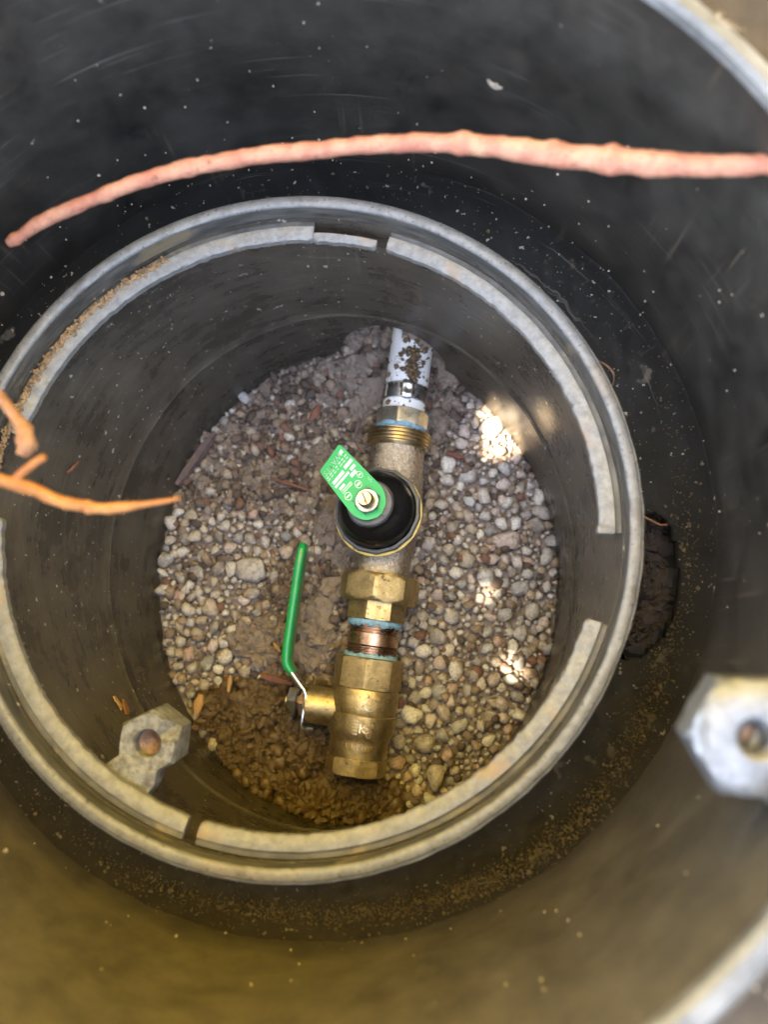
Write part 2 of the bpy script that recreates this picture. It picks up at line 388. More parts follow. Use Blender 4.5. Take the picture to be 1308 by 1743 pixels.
def out_pt(a, z, off=0.0):
    r = OUT_R0 + (OUT_R1 - OUT_R0) * (z - SHELF_Z) / (OUT_Z - SHELF_Z) + off
    return Vector((OC.x + r * math.cos(a), OC.y + r * math.sin(a), z))
def hit_outer(px, py):
    z = OUT_Z
    while z > SHELF_Z:
        p = P(px, py, z); q = p - OC
        r = OUT_R0 + (OUT_R1 - OUT_R0) * (z - SHELF_Z) / (OUT_Z - SHELF_Z)
        if math.hypot(q.x, q.y) >= r: return p, math.atan2(q.y, q.x)
        z -= 0.0005
    return P(px, py, SHELF_Z), 0.0

# ------------------------------------------------------------------ yard ground (one sheet with a round opening)
def build_ground():
    bm = bmesh.new(); rings = []
    seg = 96
    for r in (0.1885, 0.20, 0.215, 0.235, 0.26, 0.30, 0.36, 0.45, 0.6, 0.8, 1.1, 1.6, 2.4, 4, 8, 20, 60, 200, 500):
        ring = []
        for i in range(seg):
            a = 2 * PI * i / seg; x, y = OC.x + r * math.cos(a), OC.y + r * math.sin(a)
            z = 0.283 + (0.006 * fbm(Vector((x * 25, y * 25, 3))) + 0.012 * noise.noise(Vector((x * 6, y * 6, 1))) if 0.19 < r < 5 else 0)
            ring.append(bm.verts.new((x, y, z)))
        rings.append(ring)
    for a, b in zip(rings, rings[1:]):
        for i in range(seg): bm.faces.new((a[i], a[(i + 1) % seg], b[(i + 1) % seg], b[i]))
    o = obj('ground', bm, M_ground); tag(o, kind='structure')
    return o
ground = build_ground()

# ------------------------------------------------------------------ outer box
def shelf_h(f):
    """height of the shelf from the inner box (0) to the outer wall (1): it sweeps up into the wall"""
    u = max(0.0, (f - 0.35) / 0.65)
    return SHELF_Z - 0.008 * (1 - f) + 0.026 * (1 - math.sqrt(max(0.0, 1 - u ** 2.2)))
def outer_box():
    t = thing('outer_valve_box', 'large black round plastic box forming the outer well around the smaller box', 'valve box', (OC.x, OC.y, SHELF_Z))
    seg = 160
    bm = bmesh.new(); rings = []
    prof = [(SHELF_Z - 0.004, 0.0), (SHELF_Z + 0.004, -0.0005), (SHELF_Z + 0.012, 0.0)] + [(SHELF_Z + 0.012 + (OUT_Z - 0.006 - SHELF_Z - 0.012) * k / 12, 0) for k in range(1, 13)]
    for z, off in prof:
        rings.append([bm.verts.new(out_pt(2 * PI * i / seg, z, off + 0.0007 * noise.noise(Vector((math.cos(2 * PI * i / seg) * 3, math.sin(2 * PI * i / seg) * 3, z * 20))))) for i in range(seg)])
    z0 = SHELF_Z - 0.004
    for z in (OUT_Z - 0.006, z0):
        rings.append([bm.verts.new(out_pt(2 * PI * i / seg, z, 0.007)) for i in range(seg)])
    n = len(rings)
    for k in range(n):
        a, b = rings[k], rings[(k + 1) % n]
        for i in range(seg): bm.faces.new((a[i], a[(i + 1) % seg], b[(i + 1) % seg], b[i]))
    bmesh.ops.recalc_face_normals(bm, faces=bm.faces)
    child('wall', bm, M_outer, t)
    M = Matrix.Translation((OC.x, OC.y, 0))
    prof = [(OUT_R1 - 0.0030, OUT_Z - 0.0055), (OUT_R1 - 0.0035, OUT_Z - 0.0015), (OUT_R1 - 0.002, OUT_Z), (OUT_R1 + 0.0020, OUT_Z), (OUT_R1 + 0.0035, OUT_Z - 0.0015), (OUT_R1 + 0.0035, OUT_Z - 0.0055)]
    child('rim', lathe(prof, seg, M, closed=True), M_outrim, t)
    # shelf at the foot, with the mouse hole broken out on the right
    hole = [(1098, 868), (1125, 872), (1140, 893), (1150, 930), (1155, 985), (1150, 1040), (1130, 1085), (1098, 1118), (1060, 1125), (1050, 1000), (1060, 880)]
    hp = [P(x, y, SHELF_Z) for x, y in hole]
    def inside(x, y):
        c = False; j = len(hp) - 1
        for i in range(len(hp)):
            a, b = hp[i], hp[j]
            if (a.y > y) != (b.y > y) and x < (b.x - a.x) * (y - a.y) / (b.y - a.y) + a.x: c = not c
            j = i
        return c
    bm = bmesh.new(); seg2, nr = 560, 26
    grid = []
    for k in range(nr + 1):
        f = k / nr; row = []
        for i in range(seg2):
            a = 2 * PI * i / seg2
            po = out_pt(a, SHELF_Z, 0.001); pi_ = wall_pt(a, SHELF_Z, 0.004)
            p = pi_.lerp(po, f); p.z = shelf_h(f) + 0.0016 * noise.noise(p * 70) + 0.0012 * noise.noise(p * 260)
            row.append(bm.verts.new(p))
        grid.append(row)
    for k in range(nr):
        for i in range(seg2):
            q = (grid[k][i], grid[k][(i + 1) % seg2], grid[k + 1][(i + 1) % seg2], grid[k + 1][i])
            c = sum((v.co for v in q), Vector()) / 4
            if not inside(c.x, c.y): bm.faces.new(q)
    bmesh.ops.delete(bm, geom=[v for v in bm.verts if not v.link_faces], context='VERTS')
    ex = bmesh.ops.extrude_face_region(bm, geom=bm.faces[:])
    for v in ex['geom']:
        if isinstance(v, bmesh.types.BMVert): v.co.z -= 0.004
    bmesh.ops.recalc_face_normals(bm, faces=bm.faces)
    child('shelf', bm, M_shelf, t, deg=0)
    return t, inside, hp
outer, in_hole, hole_pts = outer_box()

def hex_boss(parent, px, py, z, r, h, hole_r, rot, mat, hole_mat, name='hex_boss', gouge=False):
    c = P(px, py, z)
    M = Matrix.Translation(c) @ Matrix.Rotation(rot, 4, 'Z') @ Matrix.Rotation(0.06, 4, 'X')
    bm = bmesh.new(); n = 36
    def hx(i, R):
        a = 2 * PI * i / n; s = (a + PI / 6) % (PI / 3) - PI / 6
        return R * math.cos(PI / 6) / math.cos(s), a
    rings = []
    for R, zz, hexy in ((hole_r, -h * 0.5, 0), (hole_r, -0.0008, 0), (hole_r * 1.12, 0, 0), (r * 0.9, 0, 0.6), (r, -0.0018, 1), (r, -h, 1)):
        ring = []
        for i in range(n):
            q, a = hx(i, R); q = q * hexy + R * (1 - hexy)
            p = Vector((q * math.cos(a), q * math.sin(a), zz))
            if gouge and hexy > 0 and zz > -0.01:                   # a torn corner
                dd = abs((a - 0.6 + PI) % (2 * PI) - PI)
                if dd < 0.42: p.z -= (0.42 - dd) * 0.024; p *= 1 - 0.16 * (0.42 - dd)
            ring.append(bm.verts.new(M @ p))
        rings.append(ring)
    for a, b in zip(rings, rings[1:]):
        for i in range(n): bm.faces.new((a[i], a[(i + 1) % n], b[(i + 1) % n], b[i]))
    bm.faces.new(rings[-1][::-1])
    bmesh.ops.recalc_face_normals(bm, faces=bm.faces)
    b = child(name, bm, mat, parent, 30)
    ins = child('insert', lathe([(0.0002, -h * 0.5 + 0.0002), (hole_r * 0.5, -h * 0.42), (hole_r * 0.98, -h * 0.3)] if hole_mat is M_insert else [(hole_r * 0.98, -h * 0.45), (0.0004, -h * 0.46)], 24, M, caps=False), hole_mat, None, 0)
    ins.parent = b
    return b, c
def steel_nut(parent, px, py, z, r, h, hole_r, rot):
    M = Matrix.Translation(P(px, py, z)) @ Matrix.Rotation(rot, 4, 'Z') @ Matrix.Rotation(-0.10, 4, 'Y')
    n = 72; bm = bmesh.new(); rings = []; R = r / math.cos(PI / 6)
    for q, zz, hexy in ((hole_r, -h * 0.8, 0), (hole_r, -0.0022, 0), (hole_r * 1.35, -0.0004, 0), (hole_r * 1.55, 0, 0), (r * 0.74, 0.0, 0), (r * 0.96, -0.0012, 0), (r * 1.03, -0.0022, 1), (R, -0.0044, 1), (R, -h + 0.003, 1), (r * 0.98, -h, 1)):
        ring = []
        for i in range(n):
            a = 2 * PI * i / n; sa = (a + PI / 6) % (PI / 3) - PI / 6
            k = min(r / math.cos(sa), q) if hexy else q
            ring.append(bm.verts.new(M @ Vector((k * math.cos(a), k * math.sin(a), zz))))
        rings.append(ring)
    for a, b in zip(rings, rings[1:]):
        for i in range(n): bm.faces.new((a[i], a[(i + 1) % n], b[(i + 1) % n], b[i]))
    bm.faces.new(rings[-1][::-1]); bmesh.ops.recalc_face_normals(bm, faces=bm.faces)
    b = child('hex_nut', bm, M_bossmetal, parent, 24)
    i_ = child('insert', lathe([(hole_r * 0.99, -h * 0.6), (hole_r * 0.5, -h * 0.5), (0.0003, -h * 0.5)], 24, M, caps=False), M_insert, None, 0); i_.parent = b
steel_nut(outer, 1292, 1258, 0.270, 0.0162, 0.017, 0.0040, 0.50)
# bracket that ties the nut to the wall
pa = P(1310, 1270, 0.256); pw = out_pt(math.atan2(pa.y - OC.y, pa.x - OC.x), 0.256)
dirv = (pw - pa); dirv.z = 0
Mb = frame(Vector((pa.x, pa.y, 0.252)), Vector((0, 0, 1)), dirv)
child('bracket', bevel(prism([(-0.008, -0.010), (dirv.length + 0.002, -0.016), (dirv.length + 0.002, 0.016), (-0.008, 0.010)], Mb, 0.010), 0.001), M_boss, outer)

# ------------------------------------------------------------------ inner box
def inner_box():
    t = thing('inner_valve_box', 'smaller black round plastic box with worn pale rim around the valve', 'valve box', (RC.x, RC.y, 0))
    seg = 240
    # wall with the arched cut-out for the white pipe: its foot rises there
    arch = [(578, 598), (590, 574), (612, 561), (640, 556), (668, 559), (697, 569), (722, 583), (742, 600), (762, 626)]
    pts = []
    for x, y in arch:
        p, a = hit_inner(x, y); pts.append((a, p.z))
    pts.sort()
    def foot(a):
        if a <= pts[0][0] or a >= pts[-1][0]: return -0.035
        for (a0, z0), (a1, z1) in zip(pts, pts[1:]):
            if a0 <= a <= a1: return z0 + (z1 - z0) * (a - a0) / (a1 - a0)
    angs = sorted([2 * PI * i / seg - PI for i in range(seg)] + [pts[0][0] - 1e-4, pts[-1][0] + 1e-4] + [pts[0][0] + (pts[-1][0] - pts[0][0]) * k / 30 for k in range(1, 30)])
    zs = [LEDGE_Z + 0.0005, 0.140, 0.120, 0.100, 0.080, 0.066, 0.060, 0.0585, 0.057, 0.052, 0.040, 0.020]
    offs = {0.060: 0.0, 0.0585: -0.0013, 0.057: 0.0012}
    bm = bmesh.new(); cols = []
    for a in angs:
        fz = foot(a); c_in = []; 
        for k in range(len(zs)):
            z = zs[k]; off = offs.get(z, 0.0012 if z < 0.057 else 0)
            if z < fz + 0.001: z = fz + 0.0004 * (len(zs) - k) / len(zs)
            c_in.append(bm.verts.new(wall_pt(a, z, off + 0.0006 * noise.noise(Vector((math.cos(a) * 4, math.sin(a) * 4, z * 30))))))
        c_in.append(bm.verts.new(wall_pt(a, fz, 0.0012)))
        c_in.append(bm.verts.new(wall_pt(a, fz, 0.0065)))
        c_in.append(bm.verts.new(wall_pt(a, LEDGE_Z + 0.0005, 0.0060)))
        cols.append(c_in)
    for j in range(len(cols)):
        a, b = cols[j], cols[(j + 1) % len(cols)]
        n = len(a)
        for k in range(n):
            try: bm.faces.new((a[k], b[k], b[(k + 1) % n], a[(k + 1) % n]))
            except ValueError: pass
    bmesh.ops.recalc_face_normals(bm, faces=bm.faces)
    child('wall', bm, M_inner, t, 40)
    M = Matrix.Translation((RC.x, RC.y, 0))
    child('channel', lathe([(WALL_R + 0.0004, LEDGE_Z + 0.001), (WALL_R + 0.0004, RIM_Z - 0.0025), (WALL_R + 0.004, RIM_Z - 0.0025), (WALL_R + 0.004, LEDGE_Z + 0.001)], seg, M, closed=True), M_chan, t)
    rim = [(WALL_R, RIM_Z - 0.0022), (WALL_R - 0.0001, RIM_Z - 0.0012), (WALL_R + 0.0006, RIM_Z - 0.0004), (WALL_R + 0.0016, RIM_Z), (RIM_R - 0.001, RIM_Z), (RIM_R, RIM_Z - 0.001), (RIM_R, RIM_Z - 0.018), (WALL_R + 0.0062, RIM_Z - 0.018), (WALL_R + 0.0062, RIM_Z - 0.0022)]
    bm = lathe(rim, seg, M, closed=True)
    for v in bm.verts:
        d = noise.noise(v.co * 130) * 0.0003 + noise.noise(v.co * 500) * 0.00015
        v.co.z += d; v.co.x += d; v.co.y -= d * 0.7
    child('rim', bm, M_rim, t, 50)
    # twist-lock lugs
    def ang(px, py, z=LEDGE_Z):
        p = P(px, py, z); return math.atan2(p.y - RC.y, p.x - RC.x)
    def lug(a0, a1, r0=LUG_R, r1=WALL_R - 0.0036, z=LEDGE_Z, h=0.0045, mat=M_lug, name='locking_lug'):
        while a1 < a0: a1 += 2 * PI
        n = max(8, int((a1 - a0) * 110)); bm = bmesh.new(); prev = None
        for i in range(n + 1):
            a = a0 + (a1 - a0) * i / n
            rr = r0 + 0.0006 * noise.noise(Vector((math.cos(a) * 30, math.sin(a) * 30, 0))) + 0.0004 * noise.noise(Vector((math.cos(a) * 95, math.sin(a) * 95, 3)))
            if i in (0, n): rr += 0.0008
            zz = z + 0.0004 * noise.noise(Vector((math.cos(a) * 15, math.sin(a) * 15, 4)))
            pr = [(rr, zz - h), (rr - 0.0001, zz - 0.0012), (rr + 0.0011, zz), (r1, zz + 0.0002), (r1, zz - h)]
            row = [bm.verts.new((RC.x + q * math.cos(a), RC.y + q * math.sin(a), y)) for q, y in pr]
            if prev:
                for k in range(5): bm.faces.new((prev[k], prev[(k + 1) % 5], row[(k + 1) % 5], row[k]))
            else: bm.faces.new(row)
            prev = row
        bm.faces.new(prev[::-1]); bmesh.ops.recalc_face_normals(bm, faces=bm.faces)
        return child(name, bm, mat, t, 45)
    for q0, q1 in (((1036, 905), (658, 420)), ((338, 1412), (1012, 1056)), ((-25, 880), (318, 1400)), ((533, 405), (14, 735))):
        lug(ang(*q0), ang(*q1))
        lug(ang(*q0), ang(*q1), r0=WALL_R - 0.0038, r1=WALL_R - 0.0002, z=LEDGE_Z - 0.0016, h=0.004, mat=M_chan, name='lug_groove')
    lug(ang(640, 415), ang(533, 405), r1=LUG_R + 0.0036, z=LEDGE_Z - 0.001)            # the lug's thinner tongue
    # stop blocks at two lug ends
    for px, py in ((1033, 902), (20, 722)):
        a = ang(px, py); c = Vector((RC.x + 0.1395 * math.cos(a), RC.y + 0.1395 * math.sin(a), LEDGE_Z - 0.004))
        Mb = frame(c, Vector((0, 0, 1)), Vector((math.cos(a), math.sin(a), 0)))
        child('stop_block', bevel(prism([(-0.0042, -0.0018), (0.0035, -0.0018), (0.0035, 0.0018), (-0.0042, 0.0018)], Mb, 0.0052), 0.0008), M_lug, t)
    # boss with torn corner, and the bracket that carries it
    b, c = hex_boss(t, 250, 1266, 0.150, 0.0148, 0.021, 0.0059, -0.1, M_boss, M_insert, 'hex_boss', gouge=True)
    tab = [P(172, 1306, 0.150), P(205, 1282, 0.150), P(222, 1285, 0.150), P(252, 1312, 0.150), P(268, 1310, 0.150), P(262, 1336, 0.150), P(240, 1368, 0.150), P(200, 1352, 0.150)]
    bm = bmesh.new(); va = [bm.verts.new(p) for p in tab]; vb = [bm.verts.new(p - Vector((0, 0, 0.012))) for p in tab]
    bm.faces.new(va); bm.faces.new(vb[::-1])
    for i in range(len(tab)): bm.faces.new((va[i], va[(i + 1) % len(tab)], vb[(i + 1) % len(tab)], vb[i]))
    bmesh.ops.recalc_face_normals(bm, faces=bm.faces)
    child('bracket', bevel(bm, 0.0012), M_boss, t)
    return t
inner = inner_box()

# ------------------------------------------------------------------ pit floor
def inpoly(poly, x, y):
    c = False; j = len(poly) - 1
    for i in range(len(poly)):
        (xi, yi), (xj, yj) = poly[i], poly[j]
        if (yi > y) != (yj > y) and x < (xj - xi) * (y - yi) / (yj - yi) + xi: c = not c
        j = i
    return c
def world_poly(px): return [tuple(P(x, y, 0)[:2]) for x, y in px]
DIRT = [world_poly(q) for q in (
    [(590, 540), (780, 560), (790, 690), (770, 760), (735, 900), (600, 960), (560, 920), (470, 880), (400, 860), (290, 870), (330, 770), (430, 670)],
    [(440, 960), (590, 930), (600, 1130), (560, 1180), (470, 1180), (420, 1110), (450, 1050)],
    [(330, 1180), (420, 1150), (560, 1170), (600, 1330), (680, 1330), (700, 1400), (480, 1420), (400, 1330)])]
WETP = DIRT[2]
def soil_amount(x, y):
    """1 inside the soil patches, falling off over about a centimetre"""
    if any(inpoly(q, x, y) for q in DIRT): return 1.0
    k = sum(any(inpoly(q, x + dx, y + dy) for q in DIRT) for dx, dy in ((.012, 0), (-.012, 0), (0, .012), (0, -.012), (.008, .008), (-.008, -.008), (.008, -.008), (-.008, .008)))
    return 0.7 * k / 8
def soil_h(x, y):
    v = Vector((x, y, 0))
    return 0.0035 * fbm(v * 45, 4) + 0.0018 * fbm(v * 170 + Vector((5, 0, 0)), 3)
def build_floor():
    x0, x1, y0, y1, st = FC.x - 0.16, FC.x + 0.16, FC.y - 0.175, FC.y + 0.25, 0.0016
    nx, ny = int((x1 - x0) / st), int((y1 - y0) / st)
    vs_, fs = [], []
    for j in range(ny + 1):
        for i in range(nx + 1):
            x, y = x0 + i * st, y0 + j * st
            h = soil_h(x, y)
            if y > FC.y + 0.155: h += (y - FC.y - 0.165) * 0.10 - 0.004                # bank behind the cut-out
            vs_.append((x, y, h - 0.0015))
    for j in range(ny):
        for i in range(nx):
            a = j * (nx + 1) + i; fs.append((a, a + 1, a + nx + 2, a + nx + 1))
    o = obj('pit_floor', pydata('pit_floor', vs_, fs), M_soil); tag(o, kind='structure')
    return o
floor = build_floor()

AX0, AX1 = P(604, 1318, 0.024), P(701, 595, 0.024)          # axis of the pipe run
def run_dist(x, y):
    a, b = AX0.xy, AX1.xy; d = (b - a).normalized(); q = Vector((x, y)) - a
    t = q.dot(d); return abs(q.x * d.y - q.y * d.x) if t > -0.004 else 1.0
def scatter():
    placed = []; cell = {}; cs = 0.012
    def ok(x, y, r, k):
        ci, cj = int(x // cs), int(y // cs)
        for i in range(ci - 2, ci + 3):
            for j in range(cj - 2, cj + 3):
                for (a, b, q) in cell.get((i, j), ()):
                    if (a - x) ** 2 + (b - y) ** 2 < ((q + r) * k) ** 2: return False
        return True
    def add(x, y, r): cell.setdefault((int(x // cs), int(y // cs)), []).append((x, y, r)); placed.append((x, y, r))
    def rand_pt():
        while True:
            a, b = rnd.uniform(-1, 1), rnd.uniform(-1, 1)
            if a * a + b * b < 0.985: return FC.x + a * FAX * 1.0, FC.y + b * FAY * 1.0
    # standout stones of the photograph first
    special = [(428, 972, 0.0100), (795, 925, 0.0), (862, 920, 0.0088), (340, 1000, 0.0), (305, 1010, 0.0062), (283, 955, 0.006), (383, 1118, 0.0062), (352, 1128, 0.0058),
               (828, 985, 0.0075), (700, 1215, 0.0078), (775, 1140, 0.006), (742, 1320, 0.0075), (722, 1268, 0.0075), (790, 1345, 0.0070), (922, 873, 0.0068), (915, 895, 0.006),
               (660, 1200, 0.0), (745, 1085, 0.006), (840, 725, 0.0085), (335, 975, 0.0068), (360, 1035, 0.0062), (770, 1050, 0.0065), (905, 1040, 0.0062), (800, 810, 0.0070), (762, 790, 0.0066)]
    for px, py, r in special:
        if r: p = P(px, py, 0.002); add(p.x, p.y, r)
    sizes = [0.0052] * 60 + [0.0044] * 200 + [0.0038] * 650 + [0.0032] * 1500 + [0.0026] * 3200 + [0.0020] * 5200 + [0.0015] * 4000
    for r0 in sizes:
        for _ in range(6):
            x, y = rand_pt(); r = r0 * rnd.uniform(0.85, 1.15)
            s = soil_amount(x, y)
            if s > 0.9 and (r > 0.0042 or rnd.random() < 0.972): continue
            if rnd.random() < s * 0.8: continue
            # shallow dirt haze through the gravel on the left and up by the regulator
            if r > 0.003 and noise.noise(Vector((x * 38, y * 38, 9))) > 0.28: continue
            if run_dist(x, y) < 0.010: continue
            if ok(x, y, r, 0.84): add(x, y, r); break
    return placed
pebbles = scatter()
PEB = []
for k in range(22):
    bm = blob(2, 100 + k, 0.42, 1.3, cuts=rnd.choice((1, 3, 5, 7, 9)))
    me = bpy.data.meshes.new('pebble'); bm.to_mesh(me); bm.free()
    me.polygons.foreach_set('use_smooth', [True] * len(me.polygons)); me.materials.append(M_pebble); PEB.append(me)
SMALL = []
for k in range(12):
    bm = blob(1, 300 + k, 0.42, 1.5, cuts=rnd.choice((2, 4, 6)))
    bm.verts.ensure_lookup_table(); bm.faces.ensure_lookup_table(); bm.verts.index_update()
    SMALL.append((np.array([v.co[:] for v in bm.verts]), np.array([[v.index for v in f.verts] for f in bm.faces]))); bm.free()
CRUMB = []
for k in range(14):
    bm = blob(1, 700 + k, 0.55, 1.9, cuts=2)
    bm.verts.ensure_lookup_table(); bm.verts.index_update()
    CRUMB.append((np.array([v.co[:] for v in bm.verts]), np.array([[v.index for v in f.verts] for f in bm.faces]))); bm.free()
ROUND = []
for k in range(10):
    bm = blob(2, 800 + k, 0.45, 1.7, cuts=0, fine=0.16)
    bm.verts.ensure_lookup_table(); bm.verts.index_update()
    ROUND.append((np.array([v.co[:] for v in bm.verts]), np.array([[v.index for v in f.verts] for f in bm.faces]))); bm.free()
def join_blobs(name, items, mat, parent, shapes=SMALL, smooth=True):
    """items: (location, radius, squash, rotation matrix 3x3)"""
    V, F, n = [], [], 0
    for loc, r, sc, R in items:
        v, f = shapes[rnd.randrange(len(shapes))]
        w_ = (v * np.array(sc) * r) @ np.array(R).T + np.array(loc)
        V.append(w_); F.append(f + n); n += len(v)
    V = np.concatenate(V); F = np.concatenate(F)
    me = bpy.data.meshes.new(name)
    me.vertices.add(len(V)); me.vertices.foreach_set('co', V.ravel())
    me.loops.add(F.size); me.loops.foreach_set('vertex_index', F.ravel())
    me.polygons.add(len(F)); me.polygons.foreach_set('loop_start', np.arange(0, F.size, 3))
    me.update(calc_edges=True); me.validate()
    o = obj(name, me, mat, None, smooth)
    if parent is not None:
        o.parent = parent; o.matrix_parent_inverse = Matrix.Translation(-Vector(parent.location))
    tag(o, kind='stuff')
    return o
def rand_rot(tilt=0.5):
    return Matrix.Rotation(rnd.uniform(0, 2 * PI), 3, 'Z') @ Matrix.Rotation(rnd.gauss(0, tilt), 3, 'X') @ Matrix.Rotation(rnd.uniform(0, 2 * PI), 3, 'Z')
pebbles.sort(key=lambda q: -q[2])
rest = []
for k, (x, y, r) in enumerate(pebbles):
    sc = (rnd.uniform(0.92, 1.22), rnd.uniform(0.72, 0.98), rnd.uniform(0.55, 0.80)); R = rand_rot(0.3)
    z = soil_h(x, y) + r * rnd.uniform(-0.05, 0.55) + (0.001 if r > 0.004 else 0)
    if k < 300:
        o = bpy.data.objects.new('pebble', PEB[k % len(PEB)]); COL.objects.link(o); o.parent = floor
        o.location = (x, y, z); o.rotation_euler = R.to_euler(); o.scale = [r * q for q in sc]
    else: rest.append(((x, y, z), r, sc, R))
join_blobs('gravel_fines', rest, M_fines, floor)

# soil clods: the big ones where the photograph shows them, then smaller ones at random in the soil patches
CLOD = []
for k in range(9):
    bm = blob(4, 500 + k, 0.5, 1.6, cuts=3, fine=0.34)
    me = bpy.data.meshes.new('soil_clod'); bm.to_mesh(me); bm.free(); CLOD.append(me)
    me.materials.append(M_clod)
CLODW = []
for k in range(9):
    bm = blob(4, 900 + k, 0.40, 1.9, cuts=0, fine=0.30)
    me = bpy.data.meshes.new('soil_clod'); bm.to_mesh(me); bm.free(); me.materials.append(M_wet); CLODW.append(me)
CLODH = []
for me in CLOD:
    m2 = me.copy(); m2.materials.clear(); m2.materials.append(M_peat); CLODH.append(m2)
def clod(x, y, r, z=None, wet=False, k=None):
    k = rnd.randrange(len(CLOD)) if k is None else k
    o = bpy.data.objects.new('soil_clod', (CLODW if wet else CLOD)[k]); COL.objects.link(o); o.parent = floor
    o.location = (x, y, soil_h(x, y) + r * 0.15 if z is None else z)
    o.rotation_euler = (rnd.gauss(0, .4), rnd.gauss(0, .4), rnd.uniform(0, 6.28)); o.scale = (r * rnd.uniform(.9, 1.2), r * rnd.uniform(.8, 1.05), r * rnd.uniform(.6, .85))
for px, py, r, z in ((601, 577, .0080, .006), (638, 574, .0062, .004), (610, 620, .0080, .002), (643, 608, .0092, .003), (634, 668, .0112, .001), (597, 655, .0065, .001), (657, 640, .0055, .003), (760, 640, .009, .002), (748, 600, .010, .006),
                     (560, 790, .010, .000), (545, 760, .008, .000), (567, 868, .012, .001), (553, 905, .010, .001), (590, 930, .009, .0), (620, 705, .010, .0), (770, 690, .008, .0), (735, 720, .009, .0), (670, 575, .009, .010), (700, 570, .0075, .036), (722, 580, .0075, .034), (712, 562, .008, .036), (612, 545, .010, .006), (650, 540, .010, .008)):
    p = P(px, py, max(z, 0)); clod(p.x, p.y, r, p.z)
for px, py, r, z in ((570, 1000, .010, .001), (545, 1040, .012, .0), (430, 1110, .013, .001), (415, 1090, .011, .0), (540, 1080, .012, .001), (500, 1070, .009, .0), (560, 1110, .010, .001), (455, 1070, .009, .0), (585, 960, .009, .0), (520, 1110, .010, .001)):
    p = P(px, py, max(z, 0)); clod(p.x, p.y, r, p.z)
for px, py, r, z in ((385, 1205, .013, .002), (400, 1250, .012, .002), (365, 1225, .009, .001), (440, 1215, .012, .001), (475, 1190, .010, .001), (455, 1260, .010, .001), (490, 1245, .009, .002), (520, 1285, .012, .003), (470, 1310, .010, .001), (490, 1330, .009, .002), (545, 1375, .016, .006),
                     (510, 1365, .011, .003), (590, 1370, .012, .004), (640, 1370, .010, .003), (610, 1345, .008, .004), (560, 1345, .009, .004), (660, 1385, .009, .002), (440, 1180, .009, .001), (395, 1280, .008, .001), (425, 1295, .010, .001), (570, 1330, .008, .006), (640, 1335, .008, .005), (530, 1255, .010, .002)):
    p = P(px, py, max(z, 0)); clod(p.x, p.y, r, p.z, True)
crumbs, wetc = [], []
tries = 0
while len(crumbs) + len(wetc) < 14000 and tries < 90000:
    tries += 1
    a, b = rnd.uniform(-1, 1), rnd.uniform(-1, 1)
    x, y = FC.x + a * FAX, FC.y + b * (FAY + 0.02) + 0.01
    if ((x - FC.x) / FAX) ** 2 + ((y - FC.y) / FAY) ** 2 > 1 and not (abs(x - 0.0) < 0.05 and y > FC.y + 0.12): continue
    s = soil_amount(x, y)
    if rnd.random() > max(s, 0.22): continue
    r = min(0.0009 * math.exp(rnd.expovariate(2.0)), 0.0046)
    R = rand_rot(0.8); sc = (rnd.uniform(.9, 1.3), rnd.uniform(.7, 1), rnd.uniform(.6, 1))
    if inpoly(WETP, x, y):
        if rnd.random() < 0.5: continue
        r = min(r * 1.5, 0.0055)
    (wetc if inpoly(WETP, x, y) else crumbs).append(((x, y, soil_h(x, y) - 0.001 + r * rnd.uniform(0.2, 1.0)), r, sc, R))
    if s > 0.9 and r > 0.0034 and rnd.random() < 0.12: clod(x, y, r * 1.3, wet=inpoly(WETP, x, y))
join_blobs('soil_crumbs', crumbs, M_crumb, floor, CRUMB, smooth=False)
join_blobs('damp_soil_crumbs', wetc, M_wetcrumb, floor, ROUND, smooth=True)

# ------------------------------------------------------------------ the pipe run
UZ = Vector((0, 0, 1)); AXD = (AX1 - AX0).normalized()
def run_t(y, up=0.012):
    x = 604 + (1318 - y) * (97 / 723)
    return (P(x, y, 0.024 + up) - AX0).dot(AXD)
def MA(t=0.0): return frame(AX0 + AXD * t, AXD)
M0 = MA()
def on_run(t, phi, r):
    """point on the run: t along it, phi round it (0 = up, positive to the right), r from the axis"""
    return M0 @ Vector((r * math.cos(phi), -r * math.sin(phi), t))
